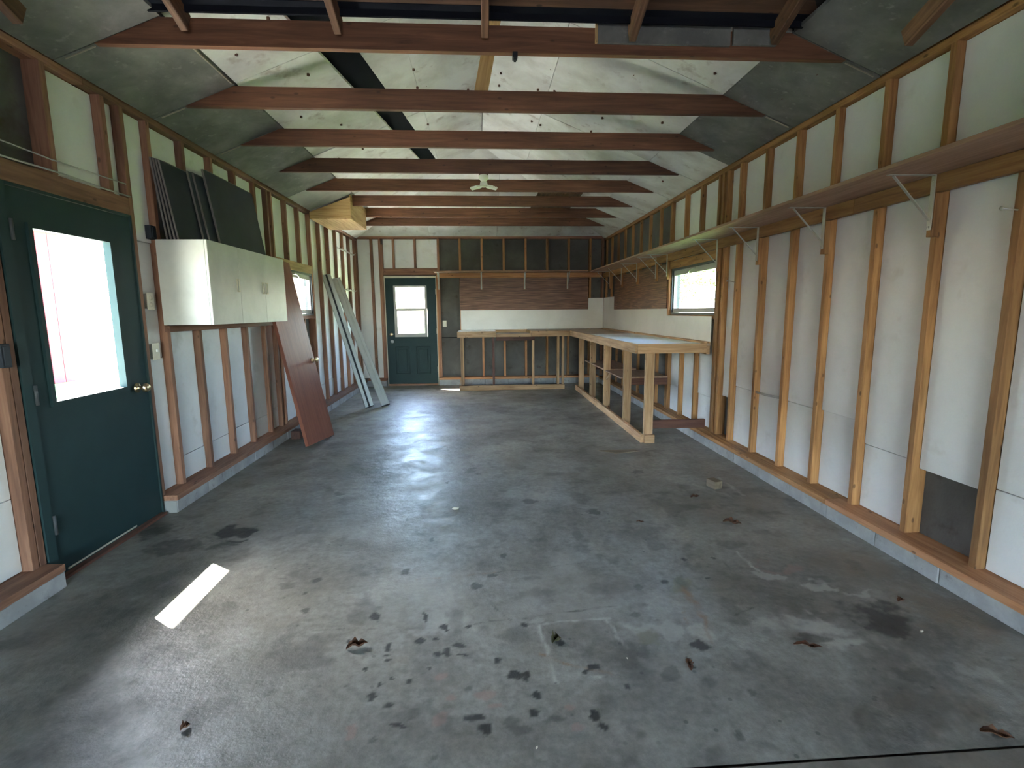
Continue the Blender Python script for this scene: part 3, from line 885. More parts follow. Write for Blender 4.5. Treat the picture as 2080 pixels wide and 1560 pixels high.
for y in JY:
    zb, zt = 2.788, 2.923
    xa, xb, xc, xd = XL + (zb - ZT) / SL, XR - (zb - ZT) / SL, XR - (zt - ZT) / SL, XL + (zt - ZT) / SL
    if abs(y - 7.09) < .01:
        xa = xd = -1.672                      # ends at the plywood box
    xm, zm = .065, (zb + zt) / 2
    pts = [(xa, zb), (xb, zb), (xc, zt), (xd, zt)]
    v = [(x - xm, -.019, z - zm) for x, z in pts] + [(x - xm, .019, z - zm) for x, z in pts]
    link('joist', mesh_from('joist', v, [(0, 1, 2, 3), (7, 6, 5, 4), (0, 4, 5, 1), (1, 5, 6, 2), (2, 6, 7, 3), (3, 7, 4, 0)]), M_JOIST['X'], C, (xm, y + .019, zm))
# king post on the second joist
beam('post', (.035, 3.862, 2.925), (.165, 3.862, 3.55), .095, .038, M_PLY, C, up=(0, 1, 0))

# pale foam edges showing along the grey boards
for y0, y1 in ((3.06, 3.78), (3.88, 3.95)):
    box('board_edge', (-1.664, -1.654), (y0, y1), (zl(-1.66, 0) - .004, zl(-1.66, 0) + .012), M_FOAMEDGE, C, 0)
for y in (3.02, 3.84, 4.65):
    beam('board_edge', (XL + .05, y, zl(XL + .05, 0) - .001), (-2.01, y, zl(-2.01, 0) - .001), .008, .007, M_FOAMEDGE, C, bevel=0)
for y in (3.02, 3.84):
    beam('board_edge', (XR - .03, y, zr(XR - .03, 0) - .001), (2.14, y, zr(2.14, 0) - .001), .008, .007, M_FOAMEDGE, C, bevel=0)

# the end of the older roof: rafters rising towards the front, planks and felt on top of them
def zo(y): return 2.83 + SL * (2.97 - y)
for x in (-1.53, -.745, .035, .845, 1.655):
    beam('rafter', (x + .019, 2.975, zo(2.975) + .052), (x + .019, .55, zo(.55) + .052), .04, .10, M_DARKW, C, up=(0, 0, 1), bevel=.004)
beam('rafter', (2.06, 2.49, 2.645), (2.06, 1.72, 2.953), .045, .09, M_DARKW, C, bevel=.006)
beam('rafter', (-1.95, 2.49, 2.645), (-1.95, 1.72, 2.953), .045, .09, M_DARKW, C, bevel=.006)
y1 = 2.945
for k in range(16):
    y0 = y1 - (.045 if k == 0 else .14)
    wdt = max(.15, 1.98 - max(0, 2.9 - y1) * .75)
    cy, cx = (y0 + y1) / 2, .065
    slope = math.atan(-SL)
    box('roof_plank', (cx - wdt, cx + wdt), (cy - (y1 - y0) * .53, cy + (y1 - y0) * .53), (zo(cy) + .104, zo(cy) + .122), M_DARKW if k else M_BLACK, C, .002, rot=(slope, 0, 0))
    y1 = y0
box('black_roof_sheet', (.065 - 1.97, .065 + 1.97), (2.93, 2.945), (zo(2.94) + .075, zo(2.94) + .125), M_BLACK, C, 0)
for a, b, z0, z1 in ((.676, 1.43, 2.838, 3.06), (1.446, 1.70, 2.845, 3.03)):
    box('ceiling_board', (a, b), (2.978, 2.996), (z0, z1), M_CGREY, C, .001)
box('ceiling_board', (.664, .676), (2.976, 2.998), (2.840, 3.06), M_PLY['Z'], C, .001)

# screw heads dotted over the ceiling boards, and a small clip under the nearest joist
vs, fs = [], []
def dot(x, y, z, r=.011):
    i = len(vs)
    for k in range(6):
        vs.append((x + r * math.cos(k * 1.047), y + r * math.sin(k * 1.047), z - .003))
        vs.append((x + r * math.cos(k * 1.047), y + r * math.sin(k * 1.047), z + .012))
    fs.append(tuple(i + 2 * k for k in range(6))[::-1])
    for k in range(6):
        a, c2 = i + 2 * k, i + 2 * ((k + 1) % 6)
        fs.append((a, c2, c2 + 1, a + 1))
for y in (3.25, 3.6, 4.1, 4.5, 4.95, 5.3, 5.8):
    for x in (-1.5, -1.25, -.56, -.45, -.12):
        dot(x + random.uniform(-.05, .05), y + random.uniform(-.08, .08), zl(x, y) + .004)
    for x in (.25, .62, .72, 1.2, 1.65, 2.1):
        dot(x + random.uniform(-.05, .05), y + random.uniform(-.08, .08), zr(x, y) + .002)
for x in (-1.75, -1.1, -.35, .05, .2, 1.0, 1.45, 1.9):
    dot(x, 9.36, zh(x, 9.36) + .040, .010)
sc = link('screw_heads', mesh_from('screw_heads', vs, fs), M_RUSTW['X'], C)
sc['kind'] = 'stuff'
boxes('clip', [((.205, .232), (2.985, 3.03), (2.760, 2.788)), ((.212, .225), (2.992, 3.02), (2.748, 2.762))], M_RUBBER, C)
box('hole_dark_block', (XL - .060, XL - .0395), (3.535, 3.572), (.175, .30), M_BLACK, wall_left, .004)  # black block proud of the foam, painting in a hole's darkness

# ---------------------------------------------------------------- door_1 in the left wall
def ring(u, v, uo, vo):
    """the four strips between an inner rectangle (u, v) and an outer one"""
    return [((uo[0], u[0]), vo), ((u[1], uo[1]), vo), (u, (vo[0], v[0])), (u, (v[1], vo[1]))]

door_1 = struct(empty('door_1', (XL, 2.60, 0)))
D = door_1
def dy(a, b): return (a - 2.60, b - 2.60)
gy, gz = (2.722, 3.250), (.928, 1.803)
boxes('slab', [((-.034, -.005), dy(*a), b) for a, b in ring(gy, gz, (2.602, 3.462), (.02, 1.985))], M_GREEN, D)
boxes('glazing_bead', [((-.005, .010), dy(*a), b) for a, b in ring(gy, gz, (2.697, 3.275), (.903, 1.828))], M_GREEN, D)
box('pane', (-.031, -.026), dy(2.715, 3.257), (.92, 1.81), M_GLASS, D, 0)
boxes('door_frame', [((-.10, .008), dy(2.546, 2.600), (.0, 2.002)), ((-.10, .004), dy(3.464, 3.477), (.0, 2.002)), ((-.10, .004), dy(2.60, 3.464), (1.987, 2.002))], M_GREEN, D)
box('threshold', (-.10, .03), dy(2.60, 3.464), (.0, .018), M_RUSTW, D)
box('door_sweep', (-.004, .002), dy(2.66, 3.20), (.030, .038), M_PLATE, D, 0)
kn = lathe('knob', [(.03, 0), (.032, .006), (.012, .012), (.011, .035), (.026, .045), (.030, .060), (.022, .074), (.004, .078)], M_BRASS, D, (-.004, 3.355 - 2.60, .905), (0, math.radians(90), 0))
lathe('latch_rose', [(.02, 0), (.02, .006), (.010, .010), (.010, .022), (.003, .024)], M_BRASS, D, (-.004, 3.425 - 2.60, .90), (0, math.radians(90), 0))
for z in (.30, .98, 1.78):
    tube('hinge', [(.012, .004, z - .05), (.012, .004, z + .05)], .008, M_WINDARK, D)

# ---------------------------------------------------------------- door_2 in the back wall
door_2 = struct(empty('door_2', (-1.28, YB, 0)))
D = door_2
def dx(a, b): return (a + 1.28, b + 1.28)
gx, gz = (-1.592, -.984), (.915, 1.862)
boxes('slab', [(dx(*a), (.010, .052), b) for a, b in ring(gx, gz, (-1.742, -.815), (.032, 1.998))], M_GREEN, D)
boxes('sash_frame', [(dx(*a), (-.004, .030), b) for a, b in ring((-1.552, -1.022), (1.445, 1.832), gx, (1.430, 1.862))], M_STORM, D)
boxes('lower_sash', [(dx(*a), (-.010, .026), b) for a, b in ring((-1.535, -1.040), (.985, 1.398), (-1.588, -.988), (.915, 1.430))], M_STORM, D)
box('pane', dx(-1.59, -.985), (.034, .039), (.92, 1.86), M_GLASS, D, 0)
for a, b in ((-1.60, -1.335), (-1.215, -.95)):
    boxes('moulded_panel', [(dx(*u), (-.003, .014), v) for u, v in ring((a + .02, b - .02), (.235, .715), (a, b), (.215, .735))] + [(dx(a + .05, b - .05), (.002, .014), (.265, .685))], M_GREEN, D, bevel=.005)
boxes('door_frame', [(dx(-1.756, -1.743), (-.004, .10), (0, 2.034)), (dx(-.814, -.801), (-.012, .10), (0, 2.034)), (dx(-1.743, -.814), (-.004, .10), (2.0, 2.034))], M_CREAM, D)
box('threshold', dx(-1.743, -.814), (-.03, .12), (0, .03), M_STUD_L, D)
lathe('knob', [(.03, 0), (.032, .006), (.012, .012), (.011, .035), (.027, .045), (.031, .060), (.022, .074), (.004, .078)], M_BRASS, D, (-1.655 + 1.28, .010, .965), (math.radians(90), 0, 0))
lathe('deadbolt', [(.034, 0), (.034, .008), (.028, .014), (.004, .016)], M_STEEL, D, (-1.650 + 1.28, .010, .835), (math.radians(90), 0, 0))
for z in (.30, 1.02, 1.75):
    tube('hinge', [(-.815 + 1.28, .004, z - .05), (-.815 + 1.28, .004, z + .05)], .008, M_CREAM, D)

# ---------------------------------------------------------------- windows
def awning(name, x, face, ya, yb, za, zb, flip):
    s = -1 if flip else 1                    # s: towards the outside along x
    w = struct(empty(name, (x, (ya + yb) / 2, za)))
    cy, h, hw = (ya + yb) / 2, zb - za, (yb - ya) / 2
    def X(a, b): return (min(s * a, s * b), max(s * a, s * b))
    def seg(a, b, u, v): return (X(a, b), u, v)
    boxes('window_frame', [seg(.0, .10, u, v) for u, v in ring((-hw + .022, hw - .022), (.026, h - .022), (-hw + .001, hw - .001), (.001, h - .001))], M_WINDARK, w)
    sash = boxes('sash', [seg(.02, .055, u, v) for u, v in ring((-hw + .045, hw - .045), (.075, h - .082), (-hw + .024, hw - .024), (.028, h - .024))], M_SASH, w)
    box('pane', X(.034, .039), (-hw + .04, hw - .04), (.07, h - .078), M_GLASS, w, 0)
    box('latch', X(-.012, .02), (-.05, .05), (h - .05, h - .034), M_STEEL, w)
    tube('latch_lever', [(s * -.012, 0, h - .042), (s * -.035, .01, h - .075), (s * -.02, .05, h - .085)], .006, M_STEEL, w)
    return w
awning('window_1', XR + .012, XR, WY0, WY1, WZ0, WZ1, False)
awning('window_2', XL - .012, XL, VY0, VY1, VZ0, VZ1, True)
box('window_casing', (XR - .012, XR), (6.169, 6.222), (1.31, WZ1), M_ORANGE, wall_right, .003)

# ---------------------------------------------------------------- long shelf on the right wall, shelf on the back wall
def bracket(parent, loc, rot, drop=.272, reach=.25):
    b = boxes('bracket', [((-.0125, .0125), (0, .004), (-drop, -.002)), ((-.0125, .0125), (.004, reach), (-.0055, -.0015))], M_ZINC, parent, loc, rot)
    br = beam('brace', (0, .006, -drop * .82), (0, reach - .03, -.008), .014, .005, M_ZINC, b, up=(0, .7, .7), bevel=0)
    for z in (-.03, -drop + .015):
        lathe('screw', [(.005, 0), (.005, .002), (.002, .003)], M_STEEL, b, (0, .004, z), (math.radians(-90), 0, 0), 8)
    return b

ZSH = 2.037
shelf_r = tag(empty('wall_shelf', (XR, 2.3, ZSH), rot=(math.radians(.22), 0, 0)), 'long wooden shelf on metal brackets along the right stud wall', 'shelf', 'wall shelves')
box('shelf_board', (-.362, .0), (-1.8, 2.9), (.0, .020), M_SHELF, shelf_r)
box('shelf_board', (-.362, .0), (2.903, 6.90), (.0, .020), M_SHELF, shelf_r)
box('ledger', (-.038, -.001), (-1.8, .78), (-.088, -.001), M_STUD_R, shelf_r)
box('ledger', (-.038, -.001), (.783, 4.3), (-.088, -.001), M_STUD_R, shelf_r)
box('ledger', (-.038, -.001), (4.303, 7.19), (-.088, -.001), M_STUD_R, shelf_r)
for y in (1.72, 2.526, 3.345, 4.157, 4.88, 6.20, 6.60, 7.415, 8.225, 9.0):
    bracket(shelf_r, (-.039, y - 2.3, 0), (0, 0, math.radians(90)))
    box('bracket_block', (-.037, -.001 if y < 6.2 else -.0105), (y - 2.3 - .018, y - 2.3 + .018), (-.305, -.0885), M_STUD_R, shelf_r)

shelf_b = tag(empty('wall_shelf', (.6, YB, 2.082)), 'wooden shelf on metal brackets above the pegboard on the back wall', 'shelf', 'wall shelves')
box('shelf_board', (-.82 - .6, 1.980 - .6), (-.33, 0), (0, .020), M_SHELF, shelf_b)
box('ledger', (-.80 - .6, 2.30 - .6), (-.030, -.001), (-.088, -.001), M_ORANGE, shelf_b)
for x in (-.752, .035, .840, 1.648):
    bracket(shelf_b, (x - .6, -.031, 0), (0, 0, math.radians(180)), .30, .27)
    box('bracket_block', (x - .6 - .016, x - .6 + .016), (-.0305, -.012), (-.305, -.0885), M_ORANGE, shelf_b)

# ---------------------------------------------------------------- pegboards and white splash panels
tag(box('pegboard', (-.372, 2.047), (YB - .010, YB - .001), (1.402, 1.992), M_PEGX, None, .001), 'brown pegboard panel on the back wall under the shelf', 'pegboard', 'pegboards over the benches')
tag(box('pegboard', (XR - .010, XR - .001), (6.262, 8.755), (1.392, 1.945), M_PEGY, None, .001), 'brown pegboard panel on the right wall beside the window', 'pegboard', 'pegboards over the benches')
tag(boxes('splash_panel', [((-.360, 2.052), (YB - .007, YB - .001), (1.036, 1.399)), ((2.052, XR - .012), (YB - .007, YB - .001), (1.036, 1.612))], M_BACKS), 'white hardboard splash panel along the back wall above the bench', 'panel', 'white splash panels')
tag(boxes('splash_panel', [((XR - .007, XR - .001), (8.757, YB - .010), (1.036, 1.612)), ((XR - .007, XR - .001), (6.225, 8.757), (1.036, 1.389)), ((XR - .007, XR - .001), (5.005, 6.225), (1.036, 1.304))], M_BACKS),
    'white hardboard splash panel on the right wall below the window', 'panel', 'white splash panels')

# ---------------------------------------------------------------- work benches
ZB = 1.030
wb = tag(empty('workbench', (1.68, 5.0, 0)), 'long open-framed lumber workbench along the right wall under the window', 'workbench', 'work benches')
def bx_(x0, x1): return (x0 - 1.68, x1 - 1.68)
def by_(y0, y1): return (y0 - 5.0, y1 - 5.0)
box('bench_top', bx_(1.578, 2.340), by_(4.985, 9.52), (ZB - .022, ZB), M_BENCHTOP, wb)
lm = box('laminate_sheet', bx_(1.60, 2.25), by_(5.02, 7.35), (ZB + .0005, ZB + .004), M_LAM, wb, .001)
box('edging', bx_(2.27, 2.338), by_(4.99, 9.40), (ZB + .0005, ZB + .019), M_BENCH, wb)
box('apron', bx_(1.560, 1.578), by_(4.985, 8.72), (ZB - .092, ZB + .004), M_BENCH, wb)
box('apron', bx_(1.580, 2.292), by_(4.962, 4.984), (ZB - .092, ZB + .004), M_BENCH, wb)
box('apron', bx_(2.300, 2.338), by_(4.99, 9.40), (ZB - .11, ZB - .023), M_BENCH, wb)
posts = [5.02, 5.80, 6.76, 7.64, 8.52]
for i, y in enumerate(posts):
    box('leg', bx_(1.686, 1.778), by_(y, y + .040), (0 if i == 0 else .0, ZB - .022), M_BENCH, wb)
box('sole_rail', bx_(1.648, 1.684), by_(5.022, 8.66), (0, .086), M_BENCH, wb)
box('floor_block', bx_(1.684, 1.79), by_(4.985, 5.019), (0, .088), M_BENCH, wb)
for y in (5.50, 6.60, 7.90, 9.0):
    box('cross_rail', bx_(1.58, 2.299), by_(y, y + .036), (ZB - .11, ZB - .023), M_BENCH, wb)
box('stretcher', bx_(1.779, 2.345), by_(5.035, 5.073), (.142, .232), M_RUSTW, wb)
box('lower_shelf', bx_(1.70, 2.15), by_(6.805, 8.10), (.552, .572), M_SHELF, wb)
box('lower_shelf', bx_(1.70, 2.30), by_(6.02, 6.75), (.545, .562), M_SHELF, wb)
box('shelf_support', bx_(1.779, 2.30), by_(6.02, 6.055), (.46, .544), M_RUSTW, wb)
box('shelf_support', bx_(1.779, 2.15), by_(7.645, 7.68), (.47, .551), M_RUSTW, wb)
beam('corner_brace', (1.72 - 1.68, 1.74, .44), (1.72 - 1.68, 1.55, .54), .03, .02, M_BENCH, wb, up=(1, 0, 0))

bb = tag(empty('workbench', (.55, 8.76, 0)), 'lumber workbench against the back wall with a lowered gap in its top', 'workbench', 'work benches')
def cx_(x0, x1): return (x0 - .55, x1 - .55)
def cy_(y0, y1): return (y0 - 8.76, y1 - 8.76)
box('bench_top', cx_(-.395, .270), cy_(8.74, 9.525), (ZB - .020, ZB + .004), M_LAM, bb)
box('bench_top', cx_(.885, 1.570), cy_(8.74, 9.525), (ZB - .022, ZB), M_BENCHTOP, bb)
box('lowered_board', cx_(.272, .883), cy_(8.765, 9.52), (ZB - .062, ZB - .044), M_BENCHTOP, bb)
box('back_cleat', cx_(.272, .883), cy_(9.485, 9.525), (ZB - .043, ZB + .004), M_BENCH, bb)
box('apron', cx_(-.400, .270), cy_(8.722, 8.740), (ZB - .098, ZB + .004), M_BENCH, bb)
box('apron', cx_(.272, .883), cy_(8.744, 8.762), (ZB - .098, ZB - .050), M_BENCH, bb)
box('apron', cx_(.885, 1.556), cy_(8.722, 8.740), (ZB - .096, ZB + .002), M_BENCH, bb)
box('end_board', cx_(.868, .884), cy_(8.745, 9.52), (ZB - .043, ZB + .002), M_BENCH, bb)
box('drawer_rail', cx_(.275, .95), cy_(8.80, 8.838), (ZB - .165, ZB - .099), M_RUSTW, bb)
box('leg', cx_(-.352, -.314), cy_(8.765, 8.80), (.086, ZB - .021), M_BENCH, bb)
box('leg', cx_(-.352, -.314), cy_(9.38, 9.42), (.0, ZB - .021), M_BENCH, bb)
box('leg', cx_(.203, .241), cy_(8.765, 8.803), (.086, ZB - .062), M_RUSTW, bb)
box('leg', cx_(.905, .948), cy_(8.842, 8.880), (.0, ZB - .023), M_BENCH, bb)
box('leg', cx_(1.345, 1.383), cy_(8.765, 8.855), (.086, ZB - .023), M_BENCH, bb)
box('leg', cx_(1.425, 1.470), cy_(8.760, 8.798), (.086, ZB - .023), M_BENCH, bb)
box('sole_rail', cx_(-.382, 1.474), cy_(8.745, 8.783), (0, .085), M_BENCH, bb)
beam('wood_sliver', (-.38 - .55, .05, .086), (-.335 - .55, .06, .30), .012, .008, M_BENCH, bb, up=(0, 1, 0))

# ---------------------------------------------------------------- white wall cabinet and the boards stacked on it
CX = -1.879
cab = tag(empty('wall_cabinet', (XL, 3.70, 1.298)), 'white three-door wall cabinet mounted on the left studs', 'cabinet')
w_, l_, h_ = CX - XL - .02, 1.372, .586
box('side_panel', (0, w_), (0, .018), (0, h_), M_CAB, cab, .001)
box('side_panel', (0, w_), (l_ - .018, l_), (0, h_), M_CAB, cab, .001)
box('top_panel', (0, w_), (.018, l_ - .018), (h_ - .018, h_), M_CAB, cab, .001)
box('bottom_panel', (0, w_), (.018, l_ - .018), (0, .018), M_CAB, cab, .001)
box('back_panel', (0, .006), (.018, l_ - .018), (.018, h_ - .018), M_CAB, cab, 0)
for a, b, hs in ((.0, .443, 1), (.446, .905, 1), (.908, l_, -1)):
    d = box('cabinet_door', (w_ + .001, w_ + .020), (a, b), (.0, h_), M_CAB, cab, .002)
    hy = (b - a) / 2 - .033 if hs > 0 else -((b - a) / 2 - .033)
    boxes('handle', [((.0095, .016), u, v) for u, v in ring((hy - .012, hy + .012), (-.040, .040), (hy - .022, hy + .022), (-.050, .050))], M_CREAM, d, bevel=.0015)
box('cabinet_rail', (XL, XL + .036), (3.70, 5.93), (1.249, 1.294), M_STUD_L, wall_left)

def leaning_board(y0, y1, xb, xt, h, mat, label, th=.012, dz=0.0, skew=0.0):
    lean = math.asin(min(.9, (xb - xt) / h))
    o = empty('dark_board', (xb, y0, 1.886 + dz), rot=(skew, -lean, 0))
    tag(o, label, 'board', 'boards stacked on the cabinet')
    box('sheet', (-th, 0), (.004, y1 - y0), (th * math.sin(lean), h), mat, o, .001)
    box('top_edge', (-th * .9, .0006), (.05, y1 - y0 - .02), (h + .0002, h + .006), M_EDGE, o, .001)
    box('near_edge', (-th, .0003), (-.004, .0038), (th * math.sin(lean), h), M_EDGE, o, .001)
    return o
names = ['nearest to', 'second from', 'third from', 'fourth from']
for k in range(4):
    leaning_board(3.716 + .008 * k, 4.60 + .05 * k, -2.140 + .020 * k, -2.199 + .013 * k, .545 - .003 * k, M_NAVY,
                  'grey-edged dark board, %s the wall in the left bundle on the cabinet' % names[k], .011)
leaning_board(4.045, 4.75, -2.060, -2.142, .545, M_NAVY, 'dark board with a pale near edge in the middle of the cabinet stack')
leaning_board(4.095, 4.80, -2.044, -2.128, .540, M_NAVY, 'dark board just behind the big front board on the cabinet')
leaning_board(4.205, 5.045, -2.020, -2.112, .600, M_NAVY, 'largest blue-black board at the front of the stack on the cabinet', .014)

# ---------------------------------------------------------------- red-brown slab door leaning on the left wall
yaw, lean, roll = .083, .226, -.071
u = Vector((math.sin(yaw), math.cos(yaw), 0))
n = Vector((math.cos(yaw), -math.sin(yaw), 0))
up = math.cos(lean) * Vector((0, 0, 1)) - math.sin(lean) * n
a_ = math.cos(roll) * u + math.sin(roll) * up
b_ = -math.sin(roll) * u + math.cos(roll) * up
nn = a_.cross(b_)
mdoor = Matrix((nn, a_, b_)).transposed().to_4x4()
mdoor.translation = Vector((-1.746, 5.034, .048))
rd = empty('loose_slab_door')
rd.matrix_world = mdoor
tag(rd, 'plain red-brown slab door leaning against the left wall', 'door', kind='thing')
box('slab', (-.035, 0), (0, .66), (0, 1.98), M_REDDOOR, rd)
lathe('knob', [(.028, 0), (.030, .005), (.011, .010), (.010, .030), (.024, .040), (.027, .052), (.018, .064), (.003, .067)], M_BRASS, rd, (.0, .60, .87), (0, math.radians(90), 0))
box('latch_plate', (-.026, -.008), (.6595, .6610), (.845, .90), M_BRASS, rd, 0)
box('hinge_leaf', (-.030, -.004), (-.0012, .0002), (1.70, 1.79), M_STEEL, rd, 0)
tag(box('wood_block', (-2.10, -2.0), (5.52, 5.66), (0, .09), M_RUSTW, None, .004), 'short dark wood block on the floor behind the red-brown door', 'block')

# ---------------------------------------------------------------- white aluminium channels leaning on the left wall
def channel(p0, p1, wide, label, gasket):
    p0, p1 = Vector(p0), Vector(p1)
    zz = (p1 - p0).normalized()
    L = (p1 - p0).length
    fx = Vector((.55, -.83, 0))
    fx = (fx - zz * fx.dot(zz)).normalized()       # face towards the doorway
    yy = zz.cross(fx)
    m = Matrix((fx, yy, zz)).transposed().to_4x4()
    m.translation = p0
    e = empty('metal_channel')
    e.matrix_world = m
    tag(e, label, 'channel', 'metal channels on the left wall')
    h = wide / 2
    boxes('channel_body', [((-.022, .0), (-h, -h * .22), (0, L)), ((-.022, .0), (h * .22, h), (0, L)), ((-.024, -.016), (-h * .22, h * .22), (0, L)),
                           ((0, .008), (-h, -h + .006), (0, L)), ((0, .008), (h - .006, h), (0, L))], M_ALU, e, bevel=.0015)
    box('gasket', (-.0155, -.004), (-h * .2, h * .2), (.001, L - .001), M_RUBBER if gasket else M_ALU, e, 0)
    box('end_cap', (-.025, .009), (-h - .002, h + .002), (-.006, .010), M_RUBBER, e, .001)
    return e
channel((-1.630, 7.31, .012), (-2.185, 7.47, 1.92), .125, 'pale metal channel with a black rubber strip, leaning on the left wall', True)
channel((-1.418, 7.42, .012), (-2.180, 7.93, 1.90), .125, 'wide white metal channel leaning nearest to the back door', False)

# ---------------------------------------------------------------- plywood box under the roof at the left
pb = tag(empty('plywood_box', (-1.95, 6.99, 2.612)), 'plywood box fixed under the sloping ceiling above the left wall', 'box')
v = [(-.262, 0, 0), (.262, 0, 0), (.262, 0, .265), (-.262, 0, .075)]
def prism(name, pts, th, mat, parent, loc=(0, 0, 0)):
    v = [(x, 0, z) for x, _, z in pts] + [(x, th, z) for x, _, z in pts]
    return link(name, mesh_from(name, v, [(0, 1, 2, 3), (7, 6, 5, 4), (0, 4, 5, 1), (1, 5, 6, 2), (2, 6, 7, 3), (3, 7, 4, 0)]), mat, parent, loc)
prism('end_panel', v, .012, M_PLY['X'], pb)
prism('end_panel', v, .012, M_PLY['X'], pb, (0, .90, 0))
box('bottom_panel', (-.262, .262), (0, .912), (-.012, -.0005), M_PLY, pb)
box('front_panel', (.2625, .2745), (0, .912), (-.012, .290), M_PLY, pb)

# ---------------------------------------------------------------- adjustable garage lamp under a joist
lamp = tag(empty('ceiling_lamp', (.062, 5.469, 2.788)), 'white folding-panel garage lamp hanging under a ceiling joist', 'lamp')
box('mount_board', (-.05, .05), (-.03, .03), (-.018, 0), M_RUSTW, lamp)
lathe('lamp_holder', [(.048, -.018), (.052, -.026), (.050, -.050), (.032, -.072), (.024, -.080), (.022, -.082)][::-1], M_LAMPW, lamp)
lathe('lamp_hub', [(.020, -.080), (.036, -.086), (.040, -.110), (.034, -.130), (.006, -.134)][::-1], M_LAMPW, lamp)
for az, tilt in ((168, 10), (222, 16), (8, 10), (300, 14)):
    e = boxes('lamp_panel', [((.045, .140), (-.042, .042), (-.007, .007)), ((.028, .050), (-.018, .018), (-.011, .011))], M_LAMPW, lamp, (0, 0, -.122), (0, math.radians(tilt), math.radians(az)), bevel=.003)
    for k in range(5):
        box('cooling_fin', (.060 + .016 * k, .063 + .016 * k), (-.036, .036), (.007, .015), M_LAMPW, e, 0)

tag(box('loose_plank', (.80, 1.40), (6.95, 8.05), (2.9235, 2.944), M_DARKW, None, .002), 'wide dark plank lying across the joists near the back', 'plank')

# ---------------------------------------------------------------- wall fittings
def plate(name, loc, rot, label, toggles):
    e = tag(empty(name, loc, rot), label, 'switch' if 'switch' in name else 'outlet', 'electrical plates')
    box('cover_plate', (-.036, .036), (-.006, 0), (-.058, .058), M_PLATE, e, .002)
    box('wall_box', (-.030, .030), (.0005, .040), (-.050, .050), M_STEEL, e)
    if toggles:
        box('toggle', (-.005, .005), (-.016, -.006), (-.004, .014), M_WHITEP, e, .001)
    else:
        for z in (-.022, .022):
            lathe('socket_face', [(.016, 0), (.016, .002), (.002, .0025)], M_CREAM, e, (0, -.006, z), (math.radians(90), 0, 0), 12)
    return e
RL = (0, 0, math.radians(90))
plate('wall_outlet', (-2.232, 3.596, 1.462), RL, 'upper ivory outlet beside the near door, next to the white cabinet', False)
plate('wall_switch', (-2.232, 3.596, 1.122), RL, 'lower ivory light switch beside the near door', True)
plate('wall_switch', (-.668, YB + .030, 1.155), (0, 0, 0), 'ivory switch plate on the dark back wall beside the back door', True)
tag(boxes('junction_box', [((-2.262, -2.222), (3.672, 3.727), (1.885, 1.975)), ((-2.224, -2.216), (3.680, 3.720), (1.895, 1.965))], M_NAVY, bevel=.002), 'black junction box on the stud above the ivory outlet', 'box')
tag(boxes('sensor_box', [((XL + .001, XL + .035), (2.43, 2.478), (1.135, 1.245)), ((XL + .035, XL + .040), (2.437, 2.472), (1.145, 1.235))], M_NAVY, bevel=.002), 'small dark box on the door post at the left edge', 'box')
tag(tube('cable', [(XL + .006, 2.0, 2.112), (XL + .006, 2.5, 2.110), (XL + .007, 2.95, 2.122), (XL + .006, 3.25, 2.116), (XL + .006, 3.49, 2.118)], .005, M_WIRE), 'grey cable stapled along the header over the near door', 'cable')
tag(tube('cable', [(XL + .004, 1.9, 2.19), (XL + .004, 2.5, 2.188), (XL + .004, 2.9, 2.178), (XL + .004, 3.3, 2.186), (XL + .004, 3.46, 2.19)], .004, M_WIRE), 'thin upper cable crossing the stud bays over the near door', 'cable')
def hook_bar(y0, y1, z, label):
    e = tag(empty('hook_bar', (XL, y0, z)), label, 'hook rail', 'metal hook bars')
    L = y1 - y0
    box('bar', (.001, .008), (0, L), (-.012, .012), M_STEEL, e, .001)
    for k in range(4):
        yy = L * (k + .5) / 4
        tube('hook', [(.008, yy, 0), (.05, yy, -.004), (.06, yy, .018)], .005, M_STEEL, e, 6)
hook_bar(8.22, 9.30, 2.385, 'upper metal hook bar across the far left studs')
hook_bar(8.40, 9.25, 1.752, 'lower metal hook bar across the far left studs')
def nail(p, d, label, L=.07):
    p, d = Vector(p), Vector(d).normalized()
    e = tag(empty('nail', p), label, 'nail', 'nails in the right studs')
    tube('shank', [(0, 0, 0), tuple(d * L)], .0035, M_STEEL, e, 6)
    tube('nail_head', [tuple(d * L), tuple(d * (L + .004))], .009, M_STEEL, e, 8)
nail((XR - .002, 2.13, 1.79), (-1, .1, .12), 'long nail sticking out of the nearest right stud')
nail((XR - .002, 4.57, 1.62), (-1, .2, .2), 'nail in the right stud beside the window')
tag(tube('pipe_stub', [(XR + .02, 3.80, .672), (XR + .015, 4.0, .662), (XR + .02, 4.14, .664)], .009, M_WIRE), 'short grey conduit between two right studs near the floor', 'conduit')

